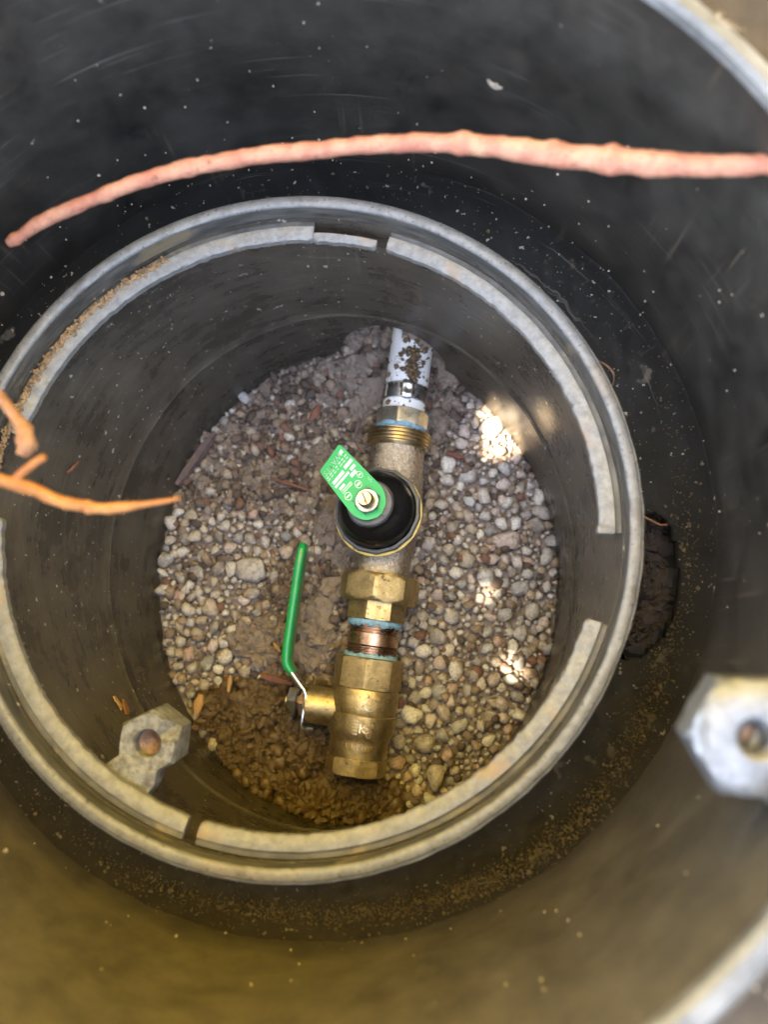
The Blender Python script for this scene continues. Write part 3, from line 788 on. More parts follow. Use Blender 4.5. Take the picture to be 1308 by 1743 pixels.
# sign check: phi > 0 must be to the right of the picture
if on_run(0.05, 0.5, 0.02).x < on_run(0.05, -0.5, 0.02).x:
    def on_run(t, phi, r): return M0 @ Vector((r * math.cos(phi), r * math.sin(phi), t))
def thread(r0, r1, t0, t1, n):
    out = []
    for k in range(n):
        a = t0 + (t1 - t0) * k / n; p = (t1 - t0) / n
        out += [(r0, a), (r0, a + p * 0.15), (r1, a + p * 0.45), (r1, a + p * 0.65)]
    return out + [(r0, t1)]
def octo(r, t0, t1, n=8, ch=0.0012, phase=None, M=None):
    """an n-sided wrench section (r to the flats) whose turned chamfers cut scallops into the ends"""
    M = M0 if M is None else M; seg = n * 10; bm = bmesh.new(); rings = []
    ph = PI / n if phase is None else phase; R = r / math.cos(PI / n)
    for t, cap in ((t0, r * 0.985), (t0 + ch * 0.5, r * 1.0 + (R - r) * 0.45), (t0 + ch, R * 0.992), (t0 + (t1 - t0) * 0.35, R * 0.992), (t0 + (t1 - t0) * 0.65, R * 0.992), (t1 - ch, R * 0.992), (t1 - ch * 0.5, r + (R - r) * 0.45), (t1, r * 0.985)):
        ring = []
        for i in range(seg):
            a = 2 * PI * i / seg; sa = (a + PI / n) % (2 * PI / n) - PI / n
            q = min(r / math.cos(sa), cap); q += 0.00012 * noise.noise(Vector((math.cos(a) * 5, math.sin(a) * 5, t * 200)))
            ring.append(bm.verts.new(M @ Vector((q * math.cos(a + ph), q * math.sin(a + ph), t))))
        rings.append(ring)
    for a, b in zip(rings, rings[1:]):
        for i in range(seg): bm.faces.new((a[i], a[(i + 1) % seg], b[(i + 1) % seg], b[i]))
    bm.faces.new(rings[0][::-1]); bm.faces.new(rings[-1])
    bmesh.ops.recalc_face_normals(bm, faces=bm.faces)
    return bm
def ragged_ring(r, t0, t1, seed, amp=0.0012):
    bm = bmesh.new(); seg = 64; rings = []
    prof = [(r - 0.0012, 0), (r + 0.0003, 0.15), (r + 0.0006, 0.5), (r + 0.0003, 0.85), (r - 0.0012, 1)]
    for q, f in prof:
        ring = []
        for i in range(seg):
            a = 2 * PI * i / seg
            j0 = noise.noise(Vector((math.cos(a) * 7, math.sin(a) * 7, seed))) * amp; j1 = noise.noise(Vector((math.cos(a) * 9, math.sin(a) * 9, seed + 5))) * amp
            t = t0 + j0 + (t1 + j1 - t0 - j0) * f
            rr = q + 0.0005 * noise.noise(Vector((math.cos(a) * 15, math.sin(a) * 15, seed + f * 4)))
            ring.append(bm.verts.new(M0 @ Vector((rr * math.cos(a), rr * math.sin(a), t))))
        rings.append(ring)
    for a, b in zip(rings, rings[1:]):
        for i in range(seg): bm.faces.new((a[i], a[(i + 1) % seg], b[(i + 1) % seg], b[i]))
    bmesh.ops.recalc_face_normals(bm, faces=bm.faces); return bm
def text_mesh(s, size, fn, depth):
    """lettering laid on a surface: fn(x, y, h) gives the world point for the letter point (x, y) raised by h"""
    cu_ = bpy.data.curves.new('lettering', 'FONT'); cu_.body = s; cu_.size = size; cu_.align_x = 'CENTER'; cu_.align_y = 'CENTER'; cu_.extrude = 0.5; cu_.resolution_u = 2
    to = bpy.data.objects.new('lettering', cu_); COL.objects.link(to)
    dg = bpy.context.evaluated_depsgraph_get(); me = bpy.data.meshes.new_from_object(to.evaluated_get(dg))
    bpy.data.objects.remove(to); bpy.data.curves.remove(cu_)
    bm = bmesh.new(); bm.from_mesh(me); bpy.data.meshes.remove(me)
    for v in bm.verts: v.co = fn(v.co.x, v.co.y, depth if v.co.z > 0 else -depth)
    return bm
def merge(bms):
    out = bmesh.new()
    for b in bms:
        me = bpy.data.meshes.new('tmp'); b.to_mesh(me); b.free(); out.from_mesh(me); bpy.data.meshes.remove(me)
    return out

# white pipe and its clamp
tP0 = run_t(697); rP = 0.0140
pipe = thing('water_pipe', 'white plastic pipe entering through the cut-out at the top of the box', 'pipe', AX0 + AXD * tP0)
child('tube', lathe([(rP, tP0), (rP, tP0 + 0.03), (rP, tP0 + 0.06), (rP * 1.0, tP0 + 0.15)], 64, M0), M_pex, pipe)
tC0, tC1 = run_t(678), run_t(651)
cl = child('clamp_band', lathe([(rP, tC0), (rP + 0.0010, tC0 + 0.0003), (rP + 0.0010, tC1 - 0.0003), (rP, tC1)], 64, M0), M_steel, pipe)
def strip_on_run(t0, t1, p0, p1, r, h, n=10):
    bm = bmesh.new(); prev = None
    for i in range(n + 1):
        p = p0 + (p1 - p0) * i / n
        row = [bm.verts.new(on_run(t, p, q)) for t, q in ((t0, r), (t0, r + h), (t1, r + h), (t1, r))]
        if prev:
            for k in range(4): bm.faces.new((prev[k], prev[(k + 1) % 4], row[(k + 1) % 4], row[k]))
        else: bm.faces.new(row)
        prev = row
    bm.faces.new(prev[::-1]); bmesh.ops.recalc_face_normals(bm, faces=bm.faces); return bm
def sub(name, data, mat, part, root, deg=35, smooth=True):
    o = obj(name, data, mat, None, smooth)
    if smooth and deg: sharp(o, deg)
    o.parent = part; return o
# pinch ear: a rounded pillow with a dimple
def ear():
    bm = bmesh.new(); n = 14; g_ = []
    for i in range(n + 1):
        row = []
        for j in range(n + 1):
            u, v = i / n * 2 - 1, j / n * 2 - 1
            k = max(abs(u), abs(v)); hgt = 0.0026 * math.sqrt(max(0, 1 - k ** 4)) - 0.0011 * math.exp(-(u * u + v * v) * 6)
            s = 1 - 0.16 * u * u * v * v
            row.append(bm.verts.new(on_run((tC0 + tC1) / 2 + v * s * 0.0062, 0.10 + u * s * 0.30, rP + 0.0009 + hgt)))
        g_.append(row)
    for i in range(n):
        for j in range(n): bm.faces.new((g_[i][j], g_[i + 1][j], g_[i + 1][j + 1], g_[i][j + 1]))
    bmesh.ops.recalc_face_normals(bm, faces=bm.faces); return bm
sub('pinch_ear', ear(), M_zinc, cl, pipe)
sub('band_end', strip_on_run(tC0 + 0.002, tC1 - 0.002, 0.42, 1.0, rP + 0.0010, 0.0006), M_steel, cl, pipe)
sub('band_end', strip_on_run(tC0 + 0.001, tC1 - 0.001, -1.2, -0.95, rP + 0.0010, 0.0007), M_steel, cl, pipe)
grit = []
for k in range(420):
    f = rnd.random() ** 0.7
    y = 572 + f * 95; cxp = 712 - f * 14; sp = 27 * (1 - f) ** 1.6 + 5
    x = rnd.gauss(cxp, sp * 0.5)
    if rnd.random() < 0.12: x, y = rnd.uniform(662, 728), rnd.uniform(590, 700)
    p = P(x, y, 0.036); tt = (p - AX0).dot(AXD); lat = (p - AX0 - AXD * tt); q = max(-0.95, min(0.95, math.copysign(lat.xy.length, lat.x) / rP))
    ph = math.asin(q)
    if tt < tP0 + 0.002: continue
    r = 0.0004 * math.exp(rnd.expovariate(1.6)) * (1.7 - f); r = min(r, 0.0022)
    grit.append((on_run(tt, ph, rP + r * 0.3), r, (1, 1, .8), rand_rot(1)))
join_blobs('soil_crumbs', grit, M_wetcrumb, pipe, CRUMB, smooth=False)

# hex adapter between pipe and regulator
tH0, tH1 = run_t(722), run_t(694)
ad = thing('pipe_adapter', 'nickel-coloured hexagonal pipe fitting between white pipe and threaded collar', 'pipe fitting', AX0 + AXD * tH0)
child('hex', octo(0.0158, tH0, tH1, 8, 0.0008, 0.25), M_nickel, ad, 20)
child('hex_shoulder', lathe([(0.0150, tH0 - 0.004), (0.0150, tH0 + 0.0002)], 48, M0), M_brass_pol, ad)
child('thread_sealant', ragged_ring(0.0160, run_t(730), run_t(717), 3.0), M_dope, ad, 60)

# pressure regulator
tb0, tb1 = run_t(985), run_t(752)
reg = thing('pressure_regulator', 'bronze water pressure regulator with black round bonnet and green tag', 'regulator', AX0 + AXD * (tb0 + tb1) / 2)
rb = 0.0178
tm = (tb0 + tb1) / 2
def body():
    prof = [(rb * 0.90, tb0), (rb * 0.96, tb0 + 0.003)]
    for k in range(9):
        f = k / 8; prof.append((rb * (0.97 + 0.16 * math.sin(PI * f) ** 2), tb0 + 0.006 + (tb1 - 0.010 - tb0) * f))
    prof += [(rb * 0.98, tb1 - 0.002), (rb * 0.98, tb1)]
    return lathe(prof, 72, M0)
child('body', body(), M_bronze, reg, 50)
child('threaded_collar', lathe([(0.0182, run_t(756) - 0.001)] + thread(0.0194, 0.0209, run_t(754), run_t(730), 4) + [(0.0180, run_t(730)), (0.0165, run_t(730))], 72, M0), M_brass_pol, reg, 25)
# bonnet stands on the body towards the viewer, leaning a little
b0 = P(650, 876, 0.040); b1 = P(626, 853, 0.077); BAX = b1 - b0; BL = BAX.length
MB = frame(b0, BAX, Vector((0, 1, 0)))
child('neck', lathe([(0.0215, -0.018), (0.0225, 0.0), (0.0258, 0.004), (0.0262, 0.009)], 64, MB), M_bronze, reg, 50)
child('gasket_ring', lathe([(0.0264, 0.0088), (0.0270, 0.0094), (0.0270, 0.0108), (0.0258, 0.0112)], 72, MB @ Matrix.Translation((-0.0006, 0.0, 0))), M_yellow, reg, 60)
bon = child('bonnet', lathe([(0.0252, 0.0115), (0.0250, 0.0128), (0.0240, 0.0128), (0.0236, 0.0142), (0.0233, 0.0165), (0.0225, 0.0198), (0.0210, 0.0230), (0.0188, 0.0258), (0.0166, 0.0276), (0.0149, 0.0287), (0.0142, 0.0294), (0.0139, 0.0305)], 96, MB), M_bell, reg, 40)
sub('flange', lathe([(0.0262, 0.0112), (0.0268, 0.0120), (0.0268, 0.0128), (0.0262, 0.0142), (0.0247, 0.0144), (0.0243, 0.0130)], 14, MB), M_bellring, bon, reg, 20)
capo = child('bonnet_cap', lathe([(0.0137, 0.0300), (0.0137, 0.0320), (0.0129, 0.0330), (0.0092, 0.0332), (0.0088, 0.0325), (0.0002, 0.0325)], 72, MB), M_bellring, reg, 30)
for k in range(2):
    a = (2.3, 4.0)[k]
    sub('cap_dimple', lathe([(0.0012, 0.0331), (0.0011, 0.0336), (0.0007, 0.0336), (0.0006, 0.0332)], 16, MB @ Matrix.Translation((0.0112 * math.cos(a + 1.6), 0.0112 * math.sin(a + 1.6), 0)), caps=False), M_bellring, capo, reg)
tz = 0.0350
nutm = MB @ Matrix.Translation((0, 0, tz + 0.0012))
child('lock_nut', octo(0.0066, -0.0004, 0.0034, 6, 0.0009, 0.35, nutm), M_nut, reg, 20)
scr = child('adjusting_screw', lathe([(0.0046, -0.006)] + thread(0.0041, 0.0045, 0.0, 0.0080, 5) + [(0.0038, 0.0088), (0.0002, 0.0088)], 40, nutm), M_brass_pol, reg, 25)
sub('slot', prism([(-0.0036, -0.0005), (0.0036, -0.0005), (0.0036, 0.0005), (-0.0036, 0.0005)], nutm @ Matrix.Translation((0, 0, 0.00882)) @ Matrix.Rotation(0.4, 4, 'Z'), 0.0001), M_insert, scr, reg)
# green tag: a bent strip clamped under the nut
TZ0 = (MB @ Vector((0, 0, tz))).z
def tagpt(u, v, h=0.0):
    """u across (-1..1), v from the screw (0) to the free end (1)"""
    cx_, cy_ = 624 + (561 - 624) * v, 851 + (779 - 851) * v
    hx_, hy_ = 25.5 + (17 - 25.5) * max(v, 0), -23.5 + (-24 + 23.5) * max(v, 0)
    z = TZ0 + 0.0004 - 0.0035 * max(v - 0.25, 0) + 0.0022 * math.sin(max(v - 0.35, 0) * 3.0) + h
    return P(cx_ + hx_ * u, cy_ + hy_ * u, z)
def tag_mesh():
    bm = bmesh.new(); outline = []
    for k in range(17):                                   # rounded end round the screw
        a = -PI / 2 + PI * k / 16
        outline.append((math.sin(a) * 1.0, -0.40 * math.cos(a) + 0.02))
    top, bot = [], []
    rows = []
    nv = 18
    for j in range(nv + 1):
        v = -0.36 + (1.0 + 0.36) * j / nv
        if v < 0.05: wd = math.sqrt(max(0.0, 1 - ((v - 0.05) / 0.415) ** 2))
        else: wd = 1.0
        if j == nv: wd = 0.93
        rows.append([(u / 4 * wd, v) for u in range(-4, 5)])
    for h, store in ((0.0004, top), (-0.0002, bot)):
        for r in rows: store.append([bm.verts.new(tagpt(u, v, h)) for u, v in r])
    for st, fl in ((top, False), (bot, True)):
        for a, b in zip(st, st[1:]):
            for i in range(8):
                q = (a[i], a[i + 1], b[i + 1], b[i]); bm.faces.new(q[::-1] if fl else q)
    ed_t = [r[0] for r in top] + top[-1][1:-1] + [r[-1] for r in top[::-1]] + top[0][1:-1][::-1]
    ed_b = [r[0] for r in bot] + bot[-1][1:-1] + [r[-1] for r in bot[::-1]] + bot[0][1:-1][::-1]
    n = len(ed_t)
    for i in range(n): bm.faces.new((ed_t[i], ed_t[(i + 1) % n], ed_b[(i + 1) % n], ed_b[i]))
    bmesh.ops.recalc_face_normals(bm, faces=bm.faces); return bm
tg = child('green_tag', tag_mesh(), M_tag, reg, 50)
def tag_rect(u0, u1, v0, v1, n=6):
    bm = bmesh.new(); rows = []
    for j in range(n + 1):
        v = v0 + (v1 - v0) * j / n; rows.append([bm.verts.new(tagpt(u0 + (u1 - u0) * i / n, v, 0.00052)) for i in range(n + 1)])
    for a, b in zip(rows, rows[1:]):
        for i in range(n): bm.faces.new((a[i], a[i + 1], b[i + 1], b[i]))
    return bm
def tag_ring(u, v, ru, rv, w=0.16, n=24):
    bm = bmesh.new(); a_, b_ = [], []
    for i in range(n):
        a = 2 * PI * i / n
        for st, k in ((a_, 1), (b_, 1 - w)): st.append(bm.verts.new(tagpt(u + ru * k * math.cos(a), v + rv * k * math.sin(a), 0.00052)))
    for i in range(n): bm.faces.new((a_[i], a_[(i + 1) % n], b_[(i + 1) % n], b_[i]))
    return bm
def tag_text(s, u, v, su, sv):
    return text_mesh(s, 1.0, lambda x, y, h: tagpt(u + x * su, v + y * sv, 0.00056), 0.0)
bits = [tag_text('WATTS', -0.12, 0.885, -0.46, -0.135), tag_rect(0.60, 0.84, 0.86, 0.925), tag_text('REGULATOR', -0.05, 0.155, -0.2, -0.075), tag_rect(-0.80, 0.10, 0.615, 0.675), tag_rect(0.24, 0.88, 0.640, 0.700), tag_rect(-0.84, 0.28, 0.545, 0.590), tag_rect(0.42, 0.80, 0.545, 0.600),
        tag_rect(0.20, 0.62, 0.460, 0.525), tag_rect(-0.72, -0.32, 0.455, 0.505), tag_ring(0.62, 0.40, 0.16, 0.062), tag_rect(0.54, 0.70, 0.385, 0.415), tag_ring(0.22, 0.30, 0.19, 0.072), tag_rect(0.10, 0.34, 0.28, 0.32),
        tag_ring(-0.58, 0.28, 0.20, 0.075), tag_rect(-0.70, -0.46, 0.265, 0.295), tag_rect(-0.70, 0.02, 0.375, 0.385), tag_rect(-0.70, 0.02, 0.425, 0.435), tag_rect(-0.70, -0.68, 0.375, 0.435), tag_rect(0.00, 0.02, 0.375, 0.435)]
for k in range(8): bits.append(tag_rect(-0.6 + k * 0.075, -0.57 + k * 0.075, 0.39, 0.42))
for k in range(7): bits.append(tag_rect(-0.9 + k * 0.26, -0.9 + k * 0.26 + rnd.uniform(0.12, 0.2), 0.79, 0.806)); bits.append(tag_rect(-0.9 + k * 0.26, -0.9 + k * 0.26 + rnd.uniform(0.08, 0.2), 0.745, 0.758))
for k in range(4): bits.append(tag_rect(0.76 + (k % 2) * 0.07, 0.80 + (k % 2) * 0.07, 0.17 + k * 0.025, 0.182 + k * 0.025))
sub('tag_print', merge(bits), M_print, tg, reg, 0)
# union: nut and tailpiece
tn0, tn1 = run_t(1024, 0.016), run_t(976, 0.016)
child('union_nut', octo(0.0232, tn0, tn1, 8, 0.0030, 0.30), M_brass, reg, 20)
tt0 = run_t(1056, 0.014)
child('tailpiece', octo(0.0177, tt0, tn0 + 0.002, 8, 0.0008, 0.12), M_brass, reg, 20)

# nipple
nip = thing('threaded_nipple', 'short copper-coloured threaded pipe nipple between the blue sealant bands', 'pipe nipple', AX0 + AXD * run_t(1090))
tq0, tq1 = run_t(1124), run_t(1050)
tmid0, tmid1 = run_t(1100), run_t(1077)
child('tube', lathe([(0.0140, tq0)] + thread(0.0145, 0.0160, tq0 + 0.001, tmid0, 5) + [(0.0160, tmid0 + 0.0005), (0.0160, tmid1 - 0.0005)] + thread(0.0145, 0.0160, tmid1, tq1 - 0.001, 5) + [(0.0140, tq1)], 72, M0), M_copper, nip, 25)
child('thread_sealant', ragged_ring(0.0163, run_t(1067), run_t(1050), 8.0, 0.002), M_dope, nip, 60)
child('thread_sealant', ragged_ring(0.0163, run_t(1125), run_t(1113), 11.0, 0.0016), M_dope, nip, 60)

# ball valve
te0, te1, te2, te3, te4, te5 = run_t(1322), run_t(1292), run_t(1258), run_t(1216), run_t(1172), run_t(1120)
val = thing('ball_valve', 'brass ball valve with green lever handle at the bottom of the pipe run', 'valve', AX0 + AXD * te3)
child('body', lathe([(0.0165, te1 - 0.002), (0.0174, te1 + 0.001), (0.0177, te2 - 0.003), (0.0182, te2), (0.0196, te2 + 0.0022), (0.0205, te2 + 0.006), (0.0207, te3 - 0.0006), (0.0199, te3), (0.0202, te3 + 0.0008), (0.0207, te3 + 0.004), (0.0205, te4 - 0.003), (0.0199, te4 - 0.0008), (0.0190, te4)], 72, M0), M_brass, val, 30)
child('wrench_end', octo(0.0196, te4 - 0.0006, te5, 8, 0.0010, 0.36), M_brass, val, 20)
child('wrench_end', octo(0.0172, te0, te1 + 0.0004, 8, 0.0010, 0.42), M_brass, val, 20)
def emboss(s, size, t, phi, r, d=0.00022):
    return text_mesh(s, size, lambda x, y, h: on_run(t + y, phi + x / r, r + h), d)
def ring_emb(t, phi, R, r, w=0.0003, d=0.0002):
    bm = bmesh.new(); n = 28; ro, ri, bo, bi = [], [], [], []
    for i in range(n):
        a = 2 * PI * i / n
        for st, k, h in ((ro, R, d), (ri, R - w, d), (bo, R + 0.0001, -d), (bi, R - w - 0.0001, -d)): st.append(bm.verts.new(on_run(t + k * math.sin(a), phi + k * math.cos(a) / r, r + h)))
    for i in range(n):
        j = (i + 1) % n
        bm.faces.new((ro[i], ro[j], ri[j], ri[i])); bm.faces.new((bo[i], bo[j], ro[j], ro[i])); bm.faces.new((ri[i], ri[j], bi[j], bi[i]))
    return bm
rv = 0.0206
tu = (te3 + te4) / 2; tl = (te2 + te3) / 2 + 0.0005
marks = [ring_emb(tu - 0.001, 0.24, 0.0037, rv), emboss('S', 0.0056, tu - 0.001, 0.24, rv), emboss('AS', 0.0028, tu + 0.002, 0.50, rv), emboss('C', 0.0030, tu - 0.003, 0.50, rv),
         ring_emb(tl + 0.0022, 0.34, 0.0017, rv), ring_emb(tl - 0.0040, 0.30, 0.0017, rv), emboss('K', 0.0072, tl - 0.001, 0.10, rv), emboss('>', 0.0060, tl - 0.001, 0.20, rv)]
for k in range(5): marks.append(strip_on_run(tl - 0.0045 + k * 0.0018, tl - 0.0036 + k * 0.0018, -0.20, -0.04, rv - 0.0002, 0.0005, 3))
marks.append(emboss('21 125A', 0.0036, (te1 + te2) / 2 + 0.001, 0.22, 0.0178))
marks.append(emboss('P U L', 0.0036, (te1 + te2) / 2 + 0.002, -0.32, 0.0178))
child('raised_marks', merge(marks), M_brass_pol, val, 0, smooth=False)
# stem on the left
ts = run_t(1214); sdir = (on_run(ts, -PI / 2, 1) - on_run(ts, 0, 0)).normalized(); s0 = on_run(ts, 0, 0) + Vector((0, 0, 0.001))
MS = frame(s0, sdir)
child('stem_housing', lathe([(0.0112, 0.010), (0.0112, 0.0345), (0.0106, 0.0352), (0.0088, 0.0352)], 48, MS), M_brass, val)
child('packing_nut', lathe([(0.0082, 0.0352), (0.0082, 0.0385), (0.0050, 0.0385), (0.0050, 0.043)], 6, MS), M_insert, val, 20)
child('stem_nut', lathe([(0.0046, 0.0402), (0.0088, 0.0402), (0.0094, 0.0410), (0.0094, 0.0455), (0.0084, 0.0463), (0.0046, 0.0463)], 6, MS, phase=0.1), M_steel, val, 20)
child('stem_end', lathe([(0.0044, 0.040), (0.0044, 0.0475), (0.0036, 0.0482)], 24, MS), M_brass_pol, val, 25)
# lever: a bent flat bar, its width standing up
zl = s0.z + 0.002
def lever(path, wid, thick, zc):
    bm = bmesh.new(); prev = None; n = len(path)
    for k, p in enumerate(path):
        a, b = path[max(k - 1, 0)], path[min(k + 1, n - 1)]
        d = (b - a).normalized(); nn = Vector((-d.y, d.x, 0)).normalized()
        wv = wid[k] if isinstance(wid, list) else wid; th = thick[k] if isinstance(thick, list) else thick
        ring = []
        for i in range(16):
            an = 2 * PI * i / 16; e = 0.45
            cx_, cy_ = math.copysign(abs(math.cos(an)) ** e, math.cos(an)), math.copysign(abs(math.sin(an)) ** e, math.sin(an))
            ring.append(bm.verts.new(p + nn * cx_ * th / 2 + Vector((0, 0, cy_ * wv / 2))))
        if prev:
            for i in range(16): bm.faces.new((prev[i], prev[(i + 1) % 16], ring[(i + 1) % 16], ring[i]))
        else: bm.faces.new(ring)
        prev = ring
    bm.faces.new(prev[::-1]); bmesh.ops.recalc_face_normals(bm, faces=bm.faces); return bm
LT = 0.0085
def lp(x, y): 
    p = P(x, y, zl + LT); return Vector((p.x, p.y, zl))
steel_path = [lp(*q) for q in ((531, 1243), (522, 1242), (513, 1239), (513, 1232), (515, 1215), (519, 1192), (520, 1184), (517, 1175), (506, 1160), (492, 1140))]
hd = child('lever_handle', lever(steel_path, [0.010, 0.013, 0.016] + [0.017] * 7, 0.0026, zl), M_zinc, val, 50)
gp = [lp(*q) for q in ((497, 1147), (491, 1139), (486.5, 1130), (486, 1120), (487.5, 1100), (491, 1075), (496, 1040), (502, 1000), (508, 960), (513, 935), (515, 925), (515.5, 922))]
sub('grip', lever(gp, [0.0165, 0.018] + [0.019] * 8 + [0.017, 0.010], [0.0044, 0.0052] + [0.0057] * 8 + [0.0046, 0.002], zl), M_green, hd, val, 60)

# ------------------------------------------------------------------ roots
def root(name, label, pix, radii, mat, wob=0.35, n=8, seed=1.0, branches=(), knots=()):
    pts = [P(x, y, z) for x, y, z in pix]; path = smooth_path(pts, n)
    rr = []
    for k in range(len(path)):
        f = k / n; i = min(int(f), len(radii) - 2); q = f - i
        r = radii[i] * (1 - q) + radii[i + 1] * q
        for kf, kr in knots: r *= 1 + kr * math.exp(-((f - kf) / 0.12) ** 2)
        rr.append(r)
    o = tag(obj(name, tube(path, rr, 20, wob, seed), mat), label, 'root')
    for bp, br in branches:
        q = smooth_path([P(*p) for p in bp], 6)
        rad = [br[0] + (br[1] - br[0]) * k / (len(q) - 1) for k in range(len(q))]
        b = obj('side_root', tube(q, rad, 10, wob, seed + 3), mat); b.parent = o
    return o
root('tree_root', 'long pinkish root arching across the upper part of the outer box',
     [(14, 414, .205), (70, 378, .210), (150, 342, .215), (240, 308, .220), (320, 286, .222), (420, 268, .226), (520, 256, .230), (640, 246, .234), (760, 243, .238), (860, 252, .243), (950, 262, .248), (1040, 272, .253), (1140, 280, .258), (1230, 282, .262), (1330, 280, .267), (1450, 276, .272)],
     [.0018, .0029, .0027, .0029, .0030, .0031, .0031, .0031, .0032, .0037, .0042, .0042, .0037, .0033, .0031, .0030], M_root_pink, 0.22, 20, 2.0, knots=((0.2, .3), (4.0, .25), (8.25, .35), (11.0, .25)))
root('orange_root', 'bright orange root reaching in from the left edge with a short side shoot',
     [(-330, 640, .236), (-190, 735, .236), (-80, 792, .236), (-20, 812, .236), (40, 828, .236), (100, 852, .236), (150, 864, .236), (200, 864, .235), (250, 858, .235), (306, 849, .235)],
     [.0021, .0021, .0022, .0023, .0024, .0023, .0021, .0018, .0013, .0008], M_root_orange, 0.38, 20, 6.0, branches=(([(22, 820, .236), (45, 798, .238), (76, 777, .240)], (.0019, .0012)),), knots=((6.0, .25),))
root('brown_root', 'blunt brown root stub above the orange root at the left edge',
     [(-290, 560, .238), (-160, 600, .238), (-60, 640, .236), (0, 678, .235), (25, 708, .234), (42, 735, .234), (44, 758, .234), (36, 776, .234)], [.0020, .0022, .0023, .0024, .0022, .0030, .0036, .0022], M_root_brown, 0.40, 20, 9.0)
q = smooth_path([P(x, y, 0.0085) for x, y in ((576, 908), (556, 906), (540, 915), (535, 930), (537, 950), (542, 968), (546, 985))], 5)
tag(obj('rootlet', tube(q, [0.0004] * len(q), 6), M_rootlet), 'thin hair-like rootlet curling left below the black bonnet', 'root')
q = smooth_path([P(x, y, z) for x, y, z in ((1012, 612, .150), (1030, 620, .156), (1045, 636, .158), (1043, 655, .150), (1030, 668, .14))], 5)
tag(obj('rootlet', tube(q, [0.0004] * len(q), 6), M_rootlet), 'thin curled rootlet beside the upper right of the pale rim', 'root')
q = smooth_path([P(x, y, z) for x, y, z in ((1090, 876, .122), (1108, 885, .123), (1125, 893, .123), (1136, 893, .121))], 5)
tag(obj('rootlet', tube(q, [0.0006] * len(q), 6), M_root_brown), 'short pale rootlet crossing the top of the broken hole', 'root')

# ------------------------------------------------------------------ soil seen through the broken hole
hs = []
hc = sum(hole_pts, Vector()) / len(hole_pts)
hole_soil = obj('hole_soil', lathe([(0.0001, 0.004), (0.015, 0.003), (0.028, 0.0), (0.042, -0.006), (0.05, -0.02)], 40, Matrix.Translation((hc.x + 0.014, hc.y, 0.086)) @ Matrix.Diagonal((0.42, 1.1, 1, 1)), caps=False), M_peat)
for v in hole_soil.data.vertices: v.co.z += 0.003 * fbm(v.co * 60, 3)
tag(hole_soil, kind='structure')
for px, py, r in ((1118, 895, .007), (1110, 925, .0065), (1135, 925, .008), (1120, 955, .006), (1128, 985, .007), (1108, 975, .006), (1105, 1005, .007), (1130, 1015, .006), (1118, 1035, .007), (1100, 1050, .0075), (1105, 1080, .008), (1085, 1095, .008), (1125, 1055, .006), (1080, 1065, .007)):
    p = P(px, py, 0.093); o = bpy.data.objects.new('soil_clod', CLODH[rnd.randrange(9)]); COL.objects.link(o); o.parent = hole_soil
    o.location = p; o.rotation_euler = (rnd.uniform(0, 6), rnd.uniform(0, 6), 0); o.scale = (r, r * .9, r * .8)

# ------------------------------------------------------------------ crumbs lying on ledge, shelf and walls
it = []
for k in range(950):                                       # band of grit on the upper-left lug
    f = rnd.random(); a = 2.05 + f * 0.95
    r = LUG_R + 0.0062 + rnd.gauss(0, 0.0010)
    q = rnd.uniform(0.0003, 0.0011)
    it.append(((RC.x + r * math.cos(a), RC.y + r * math.sin(a), LEDGE_Z + q * 0.4), q, (1, 1, .8), rand_rot(1)))
join_blobs('ledge_grit', it, M_grit, inner, smooth=False)
it = []
for k in range(5200):
    a = rnd.gauss(-1.15, 0.55); f = rnd.gauss(0.80, 0.06) + 0.05 * math.sin(a * 5)
    if k > 4300: a = rnd.uniform(-PI, PI); f = rnd.uniform(0.45, 0.98)
    if f > 1: continue
    p = wall_pt(a, SHELF_Z, 0.004).lerp(out_pt(a, SHELF_Z, 0.0), f)
    if in_hole(p.x, p.y): continue
    q = rnd.uniform(0.0002, 0.0006) if rnd.random() < 0.93 else rnd.uniform(0.0006, 0.0014)
    p.z = shelf_h(f) + q * 0.4
    it.append((p, q, (1, 1, .7), rand_rot(1)))
join_blobs('shelf_grit', it, M_shelfgrit, outer, smooth=False)
it = []
for k in range(230):
    a = rnd.uniform(-PI, PI); z = SHELF_Z + 0.01 + (OUT_Z - SHELF_Z - 0.02) * rnd.random() ** 1.8
    if rnd.random() < 0.45: a = rnd.gauss(1.5, 0.6); z = SHELF_Z + 0.01 + abs(rnd.gauss(0, 0.03))
    q = rnd.uniform(0.0003, 0.0008) if rnd.random() < 0.93 else rnd.uniform(0.0008, 0.0014)
    it.append((out_pt(a, z, -q * 0.3), q, (1, 1, 1), rand_rot(1)))
join_blobs('wall_grit', it, M_grain, outer, smooth=False)
it = []
for k in range(260):
    a = rnd.uniform(-PI, PI); z = rnd.uniform(0.01, 0.15); q = rnd.uniform(0.0002, 0.0005)
    it.append((wall_pt(a, z, -q * 0.3), q, (1, 1, 1), rand_rot(1)))
join_blobs('wall_grit', it, M_grain, inner, smooth=False)

